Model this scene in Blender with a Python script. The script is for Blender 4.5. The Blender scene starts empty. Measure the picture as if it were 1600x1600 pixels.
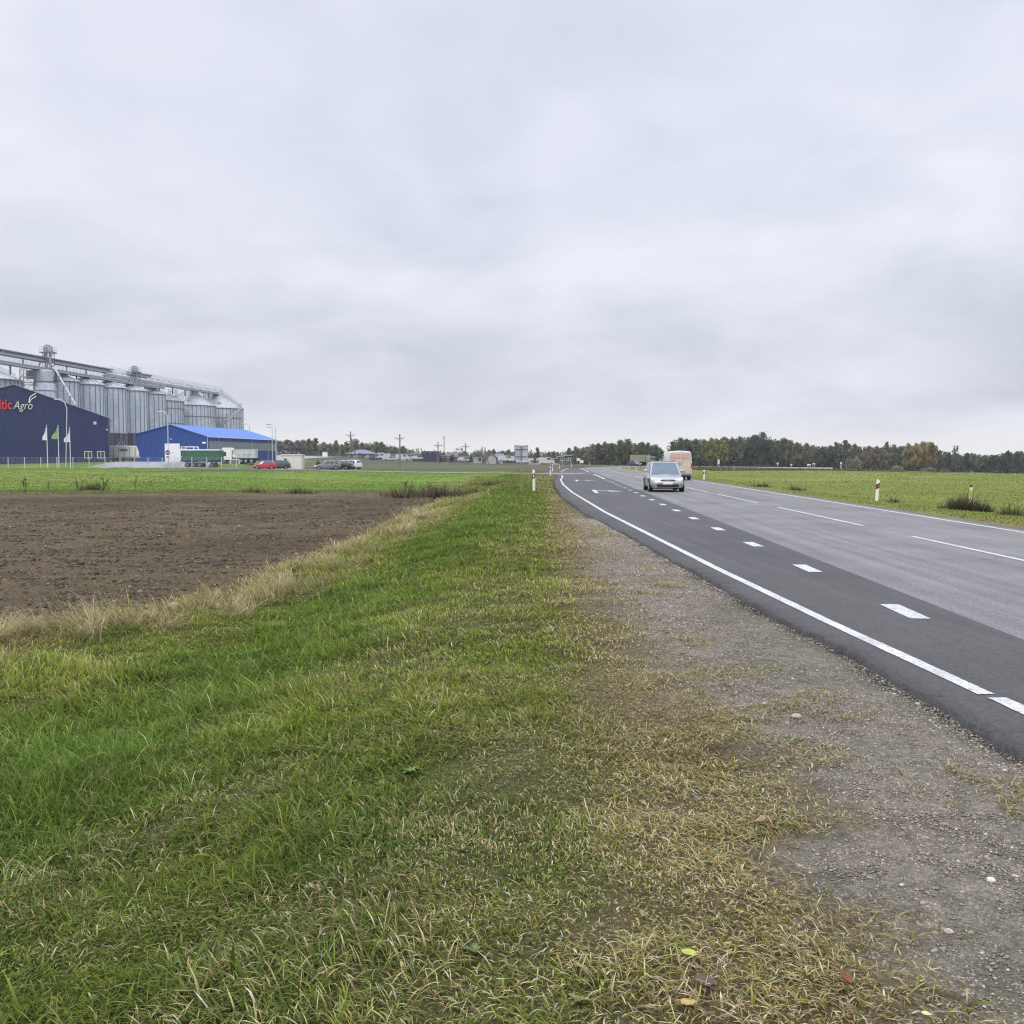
# Roadside verge with grain plant, built entirely in code
EXPOSURE, GD, HAZE = 0.12, 1.0, 0.0002
import bpy, math, random
import numpy as np
from mathutils import Vector, Matrix
R = math.radians
random.seed(7)
rng = np.random.default_rng(11)
S = bpy.context.scene
COL = S.collection

# ------------------------------------------------------------------ camera model
HCAM, FPX, PITCH = 1.7, 1500.0, math.atan(82/1500.0)
cp, sp = math.cos(PITCH), math.sin(PITCH)
def ray(u, v):
    a = (800-v)/FPX
    return ((u-800)/FPX, cp+a*sp, -sp+a*cp)
def G(u, v, z=0.0):
    d = ray(u, v); t = (z-HCAM)/d[2]
    return Vector((d[0]*t, d[1]*t, z))
def AT(u, v, Y):
    d = ray(u, v); t = Y/d[1]
    return Vector((d[0]*t, Y, HCAM+d[2]*t))

# ------------------------------------------------------------------ naming helpers
def tag(o, label=None, cat=None, group=None, kind=None):
    if label: o['label'] = label
    if cat: o['category'] = cat
    if group: o['group'] = group
    if kind: o['kind'] = kind
    return o
def empty(name, loc, rz=0.0, label=None, cat=None, group=None):
    o = bpy.data.objects.new(name, None); COL.objects.link(o)
    o.empty_display_size = .2
    o.location = loc; o.rotation_euler = (0, 0, rz)
    return tag(o, label, cat, group)
def copy_tree(o, parent=None):
    c = o.copy(); COL.objects.link(c)
    if parent is not None: c.parent = parent
    for ch in list(o.children): copy_tree(ch, c)
    return c

# ------------------------------------------------------------------ materials
MATS = {}
def nd(nt, t, **kw):
    n = nt.nodes.new(t)
    for k, v in kw.items(): setattr(n, k, v)
    return n
def mat(name, col, rough=.6, metal=0.0, var=.12, scale=3.0, bump=0.0, bscale=40.0, spec=.5, objcol=False, stretch=None, dirt=None, coat=0):
    """procedural paint/metal/stone: base colour broken up by two noises, optional bump"""
    if name in MATS: return MATS[name]
    m = bpy.data.materials.new(name); m.use_nodes = True; MATS[name] = m
    nt = m.node_tree; b = nt.nodes['Principled BSDF']; L = nt.links
    tc = nd(nt, 'ShaderNodeTexCoord'); mp = nd(nt, 'ShaderNodeMapping')
    L.new(tc.outputs['Object'], mp.inputs['Vector'])
    if stretch: mp.inputs['Scale'].default_value = stretch
    n1 = nd(nt, 'ShaderNodeTexNoise'); n1.inputs['Scale'].default_value = scale; n1.inputs['Detail'].default_value = 6
    L.new(mp.outputs[0], n1.inputs['Vector'])
    mr = nd(nt, 'ShaderNodeMapRange'); mr.inputs[1].default_value = .3; mr.inputs[2].default_value = .7
    mr.inputs[3].default_value = 1-var; mr.inputs[4].default_value = 1+var
    L.new(n1.outputs['Fac'], mr.inputs[0])
    mx = nd(nt, 'ShaderNodeMix', data_type='RGBA', blend_type='MULTIPLY'); mx.inputs['Factor'].default_value = 1
    mx.inputs['A'].default_value = (*col, 1)
    if objcol:
        oi = nd(nt, 'ShaderNodeObjectInfo'); L.new(oi.outputs['Color'], mx.inputs['A'])
    L.new(mr.outputs[0], mx.inputs['B'])
    out = mx.outputs['Result']
    if dirt:
        n3 = nd(nt, 'ShaderNodeTexNoise'); n3.inputs['Scale'].default_value = scale*.6; n3.inputs['Detail'].default_value = 8
        L.new(tc.outputs['Object'], n3.inputs['Vector'])
        r3 = nd(nt, 'ShaderNodeMapRange'); r3.inputs[1].default_value = .5; r3.inputs[2].default_value = .75
        r3.inputs[4].default_value = .8
        L.new(n3.outputs['Fac'], r3.inputs[0])
        m3 = nd(nt, 'ShaderNodeMix', data_type='RGBA'); L.new(r3.outputs[0], m3.inputs['Factor'])
        L.new(out, m3.inputs['A']); m3.inputs['B'].default_value = (*dirt, 1); out = m3.outputs['Result']
    L.new(out, b.inputs['Base Color'])
    b.inputs['Roughness'].default_value = rough; b.inputs['Metallic'].default_value = metal
    b.inputs['Specular IOR Level'].default_value = spec
    if coat: b.inputs['Coat Weight'].default_value = coat; b.inputs['Coat Roughness'].default_value = .05
    if bump:
        n2 = nd(nt, 'ShaderNodeTexNoise'); n2.inputs['Scale'].default_value = bscale; n2.inputs['Detail'].default_value = 3
        L.new(mp.outputs[0], n2.inputs['Vector'])
        bp = nd(nt, 'ShaderNodeBump'); bp.inputs['Strength'].default_value = bump; bp.inputs['Distance'].default_value = .02
        L.new(n2.outputs['Fac'], bp.inputs['Height']); L.new(bp.outputs[0], b.inputs['Normal'])
    return m
def corr(name, col, axis=0, pitch=.25, rough=.5, metal=0.0, var=.1, depth=.5, spec=.5):
    """sheet metal cladding: profiled ribs along one axis as bump"""
    m = mat(name, col, rough, metal, var, .8, spec=spec)
    nt = m.node_tree; b = nt.nodes['Principled BSDF']; L = nt.links
    tc = nt.nodes['Texture Coordinate']; sx = nd(nt, 'ShaderNodeSeparateXYZ'); L.new(tc.outputs['Object'], sx.inputs[0])
    mu = nd(nt, 'ShaderNodeMath', operation='MULTIPLY'); mu.inputs[1].default_value = 2*math.pi/pitch
    L.new(sx.outputs[axis], mu.inputs[0])
    sn = nd(nt, 'ShaderNodeMath', operation='SINE'); L.new(mu.outputs[0], sn.inputs[0])
    bp = nd(nt, 'ShaderNodeBump'); bp.inputs['Strength'].default_value = depth; bp.inputs['Distance'].default_value = .03
    L.new(sn.outputs[0], bp.inputs['Height']); L.new(bp.outputs[0], b.inputs['Normal'])
    return m
def attr_mat(name, rough=.7, transl=.0, spec=.2, noise=None, bump=0):
    """colour comes from a per-vertex tint (blade, leaf or patch of soil; blade bases and asphalt edge hold painted shade)"""
    m = bpy.data.materials.new(name); m.use_nodes = True; MATS[name] = m
    nt = m.node_tree; b = nt.nodes['Principled BSDF']; L = nt.links
    at = nd(nt, 'ShaderNodeAttribute', attribute_name='tint'); out = at.outputs['Color']
    if noise:
        tc = nd(nt, 'ShaderNodeTexCoord')
        for sc, amp, det in noise:
            n = nd(nt, 'ShaderNodeTexNoise'); n.inputs['Scale'].default_value = sc; n.inputs['Detail'].default_value = det
            n.inputs['Roughness'].default_value = .65
            L.new(tc.outputs['Object'], n.inputs['Vector'])
            mr = nd(nt, 'ShaderNodeMapRange'); mr.inputs[1].default_value = .3; mr.inputs[2].default_value = .7
            mr.inputs[3].default_value = 1-amp; mr.inputs[4].default_value = 1+amp
            L.new(n.outputs['Fac'], mr.inputs[0])
            mx = nd(nt, 'ShaderNodeMix', data_type='RGBA', blend_type='MULTIPLY'); mx.inputs['Factor'].default_value = 1
            L.new(out, mx.inputs['A']); L.new(mr.outputs[0], mx.inputs['B']); out = mx.outputs['Result']
            last = n
        if bump:
            bp = nd(nt, 'ShaderNodeBump'); bp.inputs['Strength'].default_value = bump; bp.inputs['Distance'].default_value = .03
            L.new(last.outputs['Fac'], bp.inputs['Height']); L.new(bp.outputs[0], b.inputs['Normal'])
    L.new(out, b.inputs['Base Color']); b.inputs['Roughness'].default_value = rough
    b.inputs['Specular IOR Level'].default_value = spec
    if transl:
        tr = nd(nt, 'ShaderNodeBsdfTranslucent'); L.new(out, tr.inputs['Color'])
        ms = nd(nt, 'ShaderNodeMixShader'); ms.inputs[0].default_value = transl
        L.new(b.outputs[0], ms.inputs[1]); L.new(tr.outputs[0], ms.inputs[2])
        L.new(ms.outputs[0], nt.nodes['Material Output'].inputs['Surface'])
    return m

# ------------------------------------------------------------------ mesh builder
class MB:
    def __init__(s): s.v = []; s.f = []; s.sm = []
    def add(s, vs, fs, smooth=False):
        o = len(s.v); s.v += [tuple(p) for p in vs]
        for f in fs: s.f.append(tuple(i+o for i in f)); s.sm.append(smooth)
        return s
    def box(s, c, d, rz=0.0, m=None):
        x, y, z = d[0]/2, d[1]/2, d[2]/2
        vs = [Vector((a, b, e)) for a in (-x, x) for b in (-y, y) for e in (-z, z)]
        if rz: q = Matrix.Rotation(rz, 3, 'Z'); vs = [q @ p for p in vs]
        if m: vs = [m @ p for p in vs]
        vs = [p+Vector(c) for p in vs]
        return s.add(vs, [(0,1,3,2),(4,6,7,5),(0,4,5,1),(2,3,7,6),(0,2,6,4),(1,5,7,3)])
    def bbox(s, c, d, ch=.03):
        """box with chamfered edges"""
        x, y, z = d[0]/2, d[1]/2, d[2]/2; ch = min(ch, x*.9, y*.9, z*.9)
        vs = []; key = {}
        for sx in (-1,1):
            for sy in (-1,1):
                for sz in (-1,1):
                    for k, p in enumerate(((x-ch, y-ch, z), (x, y-ch, z-ch), (x-ch, y, z-ch))):
                        key[sx,sy,sz,k] = len(vs); vs.append((c[0]+sx*p[0], c[1]+sy*p[1], c[2]+sz*p[2]))
        K = lambda *a: key[a]; fs = []
        for q in (-1,1):
            o = [(-1,-1),(1,-1),(1,1),(-1,1)]
            for k, g in ((0, lambda a,b: (a,b,q)), (1, lambda a,b: (q,a,b)), (2, lambda a,b: (b,q,a))):
                fc = [K(*g(a,b), k) for a, b in o]; fs.append(fc if q > 0 else fc[::-1])
        for a in (-1,1):
            for b in (-1,1):
                e = [(K(a,b,-1,1),K(a,b,1,1),K(a,b,1,2),K(a,b,-1,2)), (K(-1,a,b,0),K(1,a,b,0),K(1,a,b,2),K(-1,a,b,2)), (K(a,-1,b,0),K(a,1,b,0),K(a,1,b,1),K(a,-1,b,1))]
                fs += [f if a*b > 0 else f[::-1] for f in e]
                for d2 in (-1,1):
                    t = (K(a,b,d2,0),K(a,b,d2,1),K(a,b,d2,2)); fs.append(t if a*b*d2 > 0 else t[::-1])
        return s.add(vs, fs)
    def tube(s, pts, r, n=8, caps=True, r2=None, smooth=True):
        pts = [Vector(p) for p in pts]; N = len(pts); vs = []
        for i, p in enumerate(pts):
            t = (pts[min(i+1,N-1)]-pts[max(i-1,0)]).normalized()
            a = Vector((0,0,1)) if abs(t.z) < .9 else Vector((1,0,0))
            u = t.cross(a).normalized(); w = t.cross(u).normalized()
            rr = r if r2 is None else r+(r2-r)*i/(N-1)
            vs += [p+(u*math.cos(k*2*math.pi/n)+w*math.sin(k*2*math.pi/n))*rr for k in range(n)]
        fs = [(i*n+k, i*n+(k+1)%n, (i+1)*n+(k+1)%n, (i+1)*n+k) for i in range(N-1) for k in range(n)]
        s.add(vs, fs, smooth)
        if caps: s.add(vs[:n], [tuple(range(n))]); s.add(vs[-n:], [tuple(range(n))[::-1]])
        return s
    def bar(s, a, b, w, h=None):
        a, b = Vector(a), Vector(b); h = h or w; t = (b-a).normalized()
        q = Vector((0,0,1)) if abs(t.z) < .95 else Vector((1,0,0))
        u = t.cross(q).normalized()*w/2; k = u.cross(t).normalized()*h/2
        return s.add([a-u-k,a+u-k,a+u+k,a-u+k,b-u-k,b+u-k,b+u+k,b-u+k], [(0,3,2,1),(4,5,6,7),(0,1,5,4),(1,2,6,5),(2,3,7,6),(3,0,4,7)])
    def lathe(s, prof, n=24, c=(0,0,0), smooth=True, axis='z'):
        vs = []
        for r, z in prof:
            for k in range(n):
                a = 2*math.pi*k/n
                p = (r*math.cos(a), r*math.sin(a), z)
                if axis == 'x': p = (p[2], p[0], p[1])
                if axis == 'y': p = (p[0], p[2], p[1])
                vs.append((c[0]+p[0], c[1]+p[1], c[2]+p[2]))
        fs = [(i*n+k, i*n+(k+1)%n, (i+1)*n+(k+1)%n, (i+1)*n+k) for i in range(len(prof)-1) for k in range(n)]
        return s.add(vs, fs, smooth)
    def prism(s, poly, axis, a, b):
        """2-D outline extruded along an axis from a to b"""
        n = len(poly)
        def P(p, t): return (t, p[0], p[1]) if axis == 'x' else ((p[0], t, p[1]) if axis == 'y' else (p[0], p[1], t))
        vs = [P(p, a) for p in poly]+[P(p, b) for p in poly]
        fs = [tuple(range(n))[::-1], tuple(range(n, 2*n))]+[(i, (i+1)%n, n+(i+1)%n, n+i) for i in range(n)]
        return s.add(vs, fs)
    def slab(s, pts, th):
        """flat panel given by its corners, thickened along its normal (outer face = given corners + th)"""
        p = [Vector(q) for q in pts]; n = (p[1]-p[0]).cross(p[-1]-p[0]).normalized()*th; k = len(p)
        vs = p+[q+n for q in p]
        fs = [tuple(range(k))[::-1], tuple(range(k, 2*k))]+[(i, (i+1)%k, k+(i+1)%k, k+i) for i in range(k)]
        return s.add(vs, fs)
    def loft(s, rings, smooth=True, caps=True, closed=True):
        n = len(rings[0]); vs = [p for r in rings for p in r]
        kk = range(n) if closed else range(n-1)
        fs = [(i*n+k, i*n+(k+1)%n, (i+1)*n+(k+1)%n, (i+1)*n+k) for i in range(len(rings)-1) for k in kk]
        s.add(vs, fs, smooth)
        if caps: s.add(rings[0], [tuple(range(n))[::-1]]); s.add(rings[-1], [tuple(range(n))])
        return s
    def build(s, name, m, parent=None, kind=None, fix=True):
        me = bpy.data.meshes.new(name); me.from_pydata(s.v, [], s.f); me.update()
        me.polygons.foreach_set('use_smooth', s.sm)
        if fix:
            import bmesh
            bm = bmesh.new(); bm.from_mesh(me)
            bmesh.ops.remove_doubles(bm, verts=bm.verts, dist=1e-5)
            bmesh.ops.recalc_face_normals(bm, faces=bm.faces)
            bm.to_mesh(me); bm.free()
            if any(s.sm):
                try: me.set_sharp_from_angle(angle=R(38))
                except Exception: pass
        me.materials.append(m)
        o = bpy.data.objects.new(name, me); COL.objects.link(o)
        if parent is not None: o.parent = parent
        if kind: o['kind'] = kind
        return o
def np_mesh(name, V, loops, starts, m, col=None, smooth=False, parent=None):
    me = bpy.data.meshes.new(name)
    me.vertices.add(len(V)); me.vertices.foreach_set('co', np.ascontiguousarray(V, dtype=np.float32).ravel())
    me.loops.add(len(loops)); me.loops.foreach_set('vertex_index', np.ascontiguousarray(loops, dtype=np.int32))
    me.polygons.add(len(starts)); me.polygons.foreach_set('loop_start', np.ascontiguousarray(starts, dtype=np.int32))
    me.update(calc_edges=True)
    if smooth: me.polygons.foreach_set('use_smooth', np.ones(len(starts), dtype=bool))
    if col is not None:
        a = me.attributes.new('tint', 'FLOAT_COLOR', 'POINT')
        c4 = np.ones((len(V), 4), dtype=np.float32); c4[:, :3] = col; a.data.foreach_set('color', c4.ravel())
    me.materials.append(m)
    o = bpy.data.objects.new(name, me); COL.objects.link(o)
    if parent is not None: o.parent = parent
    return o
def grid_mesh(name, X, Y, Z, m, col=None, smooth=True):
    r, c = X.shape; V = np.stack([X.ravel(), Y.ravel(), Z.ravel()], 1)
    i = np.arange((r-1)*c).reshape(r-1, c)[:, :-1].ravel()
    loops = np.stack([i, i+1, i+1+c, i+c], 1).ravel()
    return np_mesh(name, V, loops, np.arange(len(i))*4, m, None if col is None else col.reshape(-1, 3), smooth)

# ------------------------------------------------------------------ numpy noise
def vn(x, y, seed=0):
    x = np.asarray(x, dtype=np.float64); y = np.asarray(y, dtype=np.float64)
    xi = np.floor(x).astype(np.int64); yi = np.floor(y).astype(np.int64); fx = x-xi; fy = y-yi
    fx = fx*fx*(3-2*fx); fy = fy*fy*(3-2*fy)
    def h(a, b):
        n = (a*374761393+b*668265263+seed*974711) & 0x7fffffff
        n = ((n ^ (n >> 13))*1274126177) & 0x7fffffff
        return ((n ^ (n >> 16)) & 0xffff)/65535.0
    return (h(xi, yi)*(1-fx)+h(xi+1, yi)*fx)*(1-fy)+(h(xi, yi+1)*(1-fx)+h(xi+1, yi+1)*fx)*fy
def fbm(x, y, seed=0, o=4):
    t = 0; a = .5; n = 0
    for k in range(o): t = t+a*vn(x*2**k+17*k, y*2**k-9*k, seed+k); n += a; a *= .55
    return t/n
def sm(t): t = np.clip(t, 0, 1); return t*t*(3-2*t)
def catmull(pts, n):
    P = [Vector(p) for p in pts]; P = [P[0]*2-P[1]]+P+[P[-1]*2-P[-2]]; out = []
    for i in range(1, len(P)-2):
        a, b, c, d = P[i-1:i+3]
        for k in range(n):
            t = k/n; out.append(.5*((2*b)+(c-a)*t+(2*a-5*b+4*c-d)*t*t+(3*b-a-3*c+d)*t**3))
    return out+[P[-2]]

# ------------------------------------------------------------------ road geometry (metres, camera stands at the origin)
Lf = lambda y: np.interp(y, [-20,6.5,10,15,31,50,65,80,94,104,108], [4.0,3.44,3.31,3.19,3.0,3.12,3.47,4.05,4.95,5.4,5.3])
Ef = lambda y: np.interp(y, [-20,5,8.6,12,18,23,31,45,60,80,94,104,112,126,134,160,189,200], [3.4,3.0,2.97,2.83,2.72,2.57,2.34,2.35,2.75,3.5,4.45,4.75,3.5,4.2,6.4,8.3,10.6,12.0])
Df = lambda y: 3.85+.0505*y
Cf = lambda y: 7.85+.0475*y
Rf = lambda y: 10.75+.0525*y
cen = [(Cf(y), y) for y in range(-25, 166, 10)]
cen += [(x, y) for x, y in ((17.4,185),(21.0,208),(27,230),(35.5,246),(48,254),(64,252),(86,243),(112,231),(145,217),(190,199),(260,172))]
CEN = np.array([(p[0], p[1]) for p in catmull([(x, y, 0) for x, y in cen], 6)])
TAN = np.gradient(CEN, axis=0); TAN /= np.linalg.norm(TAN, axis=1)[:, None]
NRM = np.stack([TAN[:, 1], -TAN[:, 0]], 1)          # points to the right of the way ahead
LW = np.where(CEN[:, 1] < 165, 0, 0)
LOFF = np.array([Cf(y)-Df(y) if (y < 166 and x < 20) else 3.9 for x, y in CEN]); ROFF = np.array([Rf(y)-Cf(y) if (y < 166 and x < 20) else 3.15 for x, y in CEN])
for a in (LOFF, ROFF):
    for _ in range(12): a[1:-1] = (a[:-2]+a[1:-1]*2+a[2:])/4
def lateral(x, y):
    """signed distance to the road centre line (right positive), index of nearest sample"""
    x = np.asarray(x, float); y = np.asarray(y, float); sh = x.shape; x = x.ravel(); y = y.ravel()
    lat = np.empty(x.size); idx = np.empty(x.size, int)
    for i in range(0, x.size, 20000):
        dx = x[i:i+20000, None]-CEN[None, :, 0]; dy = y[i:i+20000, None]-CEN[None, :, 1]
        k = np.argmin(dx*dx+dy*dy, 1); j = np.arange(len(k))
        l = dx[j, k]*NRM[k, 0]+dy[j, k]*NRM[k, 1]; d = np.sqrt(dx[j, k]**2+dy[j, k]**2)
        lat[i:i+20000] = np.where((k == len(CEN)-1) | (k == 0), l, np.sign(l)*np.where(np.abs(l) > .6*d, np.abs(l), d)); idx[i:i+20000] = k
    return lat.reshape(sh), idx.reshape(sh)
side_c = [(9,116.5),(3,118.5),(-6,123),(-18,137),(-31,155),(-45,171),(-58,183),(-66,190),(-70,197),(-72,206)]
SIDE = np.array([(p[0], p[1]) for p in catmull([(x, y, 0) for x, y in side_c], 8)])
def Hs(x, y):
    """large shapes of the land: rising gently far left, falling far right"""
    x = np.asarray(x, float); y = np.asarray(y, float)
    T = sm((y-200)/170)
    h = T*np.clip(np.where(x < 0, -.031*x, 0), 0, 6)
    pl = 2.05-.0047*y-.0214*x; pl = np.where((x > 0) & (y > 30), np.minimum(0, pl), 0); pl = np.where(pl > -.6, -.6*(np.clip(-pl, 0, .6)/.6)**1.3, pl)
    h = h+np.maximum(pl, -9)
    h = h+1.15*sm((y-192)/20)*sm((-50-x)/9)*(1-.35*T)
    return h
xe_f = lambda y: np.interp(y, [11.2,12.4,12.9,15.6,20,26,40,49,60], [-8.5,-6.7,-5.8,-4.75,-4.6,-4.25,-4.15,-3.7,-4.6])
def field_mask(x, y):
    return sm((xe_f(y)-x)/.8)*sm((y-11.2)/.8)*sm((61-y)/2)
def H(x, y, dep=True, small=True):
    x = np.asarray(x, float); y = np.asarray(y, float)
    lat, k = lateral(x, y)
    straight = (y < 185) & (x < 60)
    edge = np.where(straight, Ef(y)-Cf(np.minimum(y, 185)), -4.4)
    dl = np.where(straight & (lat < 0), Ef(y)-x, -lat-4.4)
    dr = lat-(ROFF[k]+.45)
    inside = (dl < 0) & (dr < 0)
    h = Hs(x, y)-.05
    left = (lat < 0) & ~inside
    h = h-np.where(left, .45*sm((dl-3.0)/3.4)*(1-sm((y-88)/45))*sm((y+2)/3), 0)
    h = h-np.where((lat > 0) & ~inside, .28*sm((dr-.8)/5), 0)
    # old ditch and bank in the meadow in front of the side road
    h = h-.75*np.exp(-((y-(107-.62*(x+14)))/6.0)**2)*sm((-3-x)/8)*sm((x+75)/30)
    h = np.where(inside, Hs(x, y)-.09, h)
    if small:
        a = (1-sm((np.abs(x)+y-40)/60))
        h = h+np.where(inside, 0, ((fbm(x*.9, y*.9, 3)-.5)*.09+(fbm(x*2.6, y*2.6, 4, 3)-.5)*.055*sm((-dl+30)/1))*sm(dl/1.5+.12)+(fbm(x*.05, y*.05, 5)-.5)*.25*sm((np.hypot(x, y)-60)/80)*sm(np.maximum(dl, dr)/6))
    m = (y > 105) & (y < 215) & (x < 10) & (x > -85)
    if m.any():
        xs, ys = x[m], y[m]; ds = np.full(xs.shape, 1e9)
        for q in SIDE: ds = np.minimum(ds, np.hypot(xs-q[0], ys-q[1]))
        w = 1-sm((ds-3.6)/3.5); hm = h[m]; h[m] = np.where(inside[m], hm, hm*(1-w)+(Hs(xs, ys)-.05)*w)
    if dep: h = h-.3*field_mask(x, y)
    return h
def h1(x, y): return float(H(np.array([x]), np.array([y]))[0])
def hroad(x, y): return Hs(x, y)
# ------------------------------------------------------------------ camera, sky, sun
cd = bpy.data.cameras.new('camera'); cam = bpy.data.objects.new('camera', cd); COL.objects.link(cam)
cam.location = (0, 0, HCAM); cam.rotation_euler = (math.pi/2-PITCH, 0, 0)
cd.sensor_width = 36; cd.lens = 36*FPX/1600; cd.clip_start = .05; cd.clip_end = 12000
S.camera = cam
S.view_settings.view_transform = 'Standard'; S.view_settings.look = 'None'; S.view_settings.gamma = 1
S.view_settings.exposure = EXPOSURE
S.cycles.use_denoising = True; S.cycles.denoiser = 'OPENIMAGEDENOISE'; S.cycles.denoising_input_passes = 'RGB_ALBEDO_NORMAL'; S.cycles.denoising_prefilter = 'NONE'; S.cycles.pixel_filter_type = 'BLACKMAN_HARRIS'; S.cycles.filter_width = 1.2; S.cycles.volume_step_rate = 5; S.cycles.max_bounces = 6; S.cycles.sample_clamp_indirect = 6
SUN_EL, SUN_AZ = R(42), R(205)      # azimuth clockwise from the way ahead (+Y): behind and a little left
W = bpy.data.worlds.new('World'); S.world = W; W.use_nodes = True
nt = W.node_tree; nt.nodes.clear(); L = nt.links
out = nd(nt, 'ShaderNodeOutputWorld'); sky = nd(nt, 'ShaderNodeTexSky', sky_type='NISHITA'); sky.sun_disc = False
sky.sun_elevation = SUN_EL; sky.sun_rotation = SUN_AZ; sky.air_density = 1.2; sky.dust_density = 3
bg1 = nd(nt, 'ShaderNodeBackground'); bg1.inputs[1].default_value = .1; L.new(sky.outputs[0], bg1.inputs[0])
tc = nd(nt, 'ShaderNodeTexCoord'); sx = nd(nt, 'ShaderNodeSeparateXYZ'); L.new(tc.outputs['Generated'], sx.inputs[0])
def math_(op, a, b=None):
    n = nd(nt, 'ShaderNodeMath', operation=op)
    for i, q in enumerate((a, b)):
        if q is None: continue
        if isinstance(q, (int, float)): n.inputs[i].default_value = q
        else: L.new(q, n.inputs[i])
    return n.outputs[0]
zz = math_('MAXIMUM', sx.outputs[2], 0.0); den = math_('ADD', zz, .30)
cx = math_('DIVIDE', sx.outputs[0], den); cy = math_('DIVIDE', sx.outputs[1], den)
cb = nd(nt, 'ShaderNodeCombineXYZ'); L.new(cx, cb.inputs[0]); L.new(cy, cb.inputs[1])
def noise_(sc, det, rough, off, dist=0.0):
    mp = nd(nt, 'ShaderNodeMapping'); mp.inputs['Location'].default_value = off; L.new(cb.outputs[0], mp.inputs[0])
    n = nd(nt, 'ShaderNodeTexNoise'); n.inputs['Scale'].default_value = sc; n.inputs['Detail'].default_value = det
    n.inputs['Roughness'].default_value = rough; n.inputs['Distortion'].default_value = dist; L.new(mp.outputs[0], n.inputs[0]); return n.outputs['Fac']
cl = math_('ADD', math_('MULTIPLY', noise_(1.5, 4, .45, (3.1, 1.7, 0), .6), .73), math_('MULTIPLY', noise_(4.2, 4, .5, (8, 4, 2), .7), .27))
rp = nd(nt, 'ShaderNodeValToRGB'); L.new(cl, rp.inputs[0]); e = rp.color_ramp.elements
e[0].position = .34; e[0].color = (.645, .672, .78, 1); e[1].position = .66; e[1].color = (.875, .89, .985, 1)
q = e.new(.5); q.color = (.755, .78, .888, 1)
# an overcast sky is brightest overhead and thins to a paler band at the horizon
hb = nd(nt, 'ShaderNodeMapRange'); hb.interpolation_type = 'SMOOTHSTEP'; L.new(sx.outputs[2], hb.inputs[0]); hb.inputs[1].default_value = .0; hb.inputs[2].default_value = .06
hb.inputs[3].default_value = .9; hb.inputs[4].default_value = 0
bk = nd(nt, 'ShaderNodeFloatCurve'); L.new(sx.outputs[2], bk.inputs['Value']); cv_ = bk.mapping.curves[0]
cv_.points[0].location = (0, .90); cv_.points[1].location = (1, 1.0)
for px_, py_ in ((.05, .91), (.12, .90), (.26, .97), (.40, 1.0)): cv_.points.new(px_, py_)
bk.mapping.update()
bm_ = nd(nt, 'ShaderNodeMix', data_type='RGBA', blend_type='MULTIPLY'); bm_.inputs['Factor'].default_value = 1; L.new(rp.outputs[0], bm_.inputs['A']); L.new(bk.outputs[0], bm_.inputs['B'])
hm = nd(nt, 'ShaderNodeMix', data_type='RGBA'); L.new(hb.outputs[0], hm.inputs['Factor']); L.new(bm_.outputs['Result'], hm.inputs['A']); hm.inputs['B'].default_value = (.90, .90, .89, 1)
zn = nd(nt, 'ShaderNodeMapRange'); L.new(sx.outputs[2], zn.inputs[0]); zn.inputs[1].default_value = .42; zn.inputs[2].default_value = .95; zn.inputs[3].default_value = 1; zn.inputs[4].default_value = 2.6
vs = nd(nt, 'ShaderNodeMix', data_type='RGBA', blend_type='MULTIPLY'); vs.inputs['Factor'].default_value = 1; L.new(hm.outputs['Result'], vs.inputs['A']); L.new(zn.outputs[0], vs.inputs['B'])
bg2 = nd(nt, 'ShaderNodeBackground'); L.new(vs.outputs['Result'], bg2.inputs[0]); bg2.inputs[1].default_value = 1
ms = nd(nt, 'ShaderNodeMixShader'); ms.inputs[0].default_value = .92; L.new(bg1.outputs[0], ms.inputs[1]); L.new(bg2.outputs[0], ms.inputs[2])
L.new(ms.outputs[0], out.inputs[0])
sd = bpy.data.lights.new('sun', 'SUN'); so = bpy.data.objects.new('sun', sd); COL.objects.link(so)
sd.energy = 1.5; sd.angle = R(22); sd.color = (1, .95, .86)
dv = Vector((math.sin(SUN_AZ)*math.cos(SUN_EL), math.cos(SUN_AZ)*math.cos(SUN_EL), math.sin(SUN_EL)))
so.rotation_euler = dv.to_track_quat('Z', 'Y').to_euler()

# ------------------------------------------------------------------ zones of the verge
def lush(x, y): return np.exp(-((x-np.minimum(-3.8+.105*y, -.35))/np.where(y > 20, 1.5, 1.25)*(.6+.8*fbm(x*.7, y*.7, 22)))**2)
def gravel_edge(y): return np.interp(y, [0,2.9,3.6,4.2,4.5,4.9,6,7.7,11,15.7,20,26,33], [1.5,1.55,1.42,1.45,1.95,1.9,1.65,1.52,1.45,1.55,1.7,1.9,2.25])
def straw_amt(x, y):
    ge = np.interp(y, [0,40], [.15,1.3])
    s = sm((x-ge+.5)/1.2)*.95*(1-.5*sm((y-30)/20))
    ew = 1-.45*sm((y-14)/6); e = sm((xe_f(np.maximum(y, 12.5))+1.6*ew-x)/(1.3*ew))*.8
    s = np.maximum(s, e)
    s = np.maximum(s, .29-.12*sm((y-4.5)/3))-.36*lush(x, y)
    am = 1-.65*sm((x-ge)/.6); s = s+((fbm(x*.9+3, y*.9, 21)-.5)*.95+(fbm(x*3, y*3, 27)-.5)*.35)*am
    s = s-.75*np.exp(-((x+.75)**2+(y-5.35)**2)/.16)-.5*np.exp(-((x-.05)**2+(y-8.3)**2)/.3)
    return np.clip(s, 0, 1)
GREEN = np.array((.125,.195,.024)); LUSH = np.array((.132,.208,.032)); COARSE = np.array((.092,.142,.026)); OLIVE = np.array((.230,.250,.040)); STRAW = np.array((.43,.335,.165)); PALE = np.array((.64,.56,.36)); BROWN = np.array((.21,.14,.065))
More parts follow.
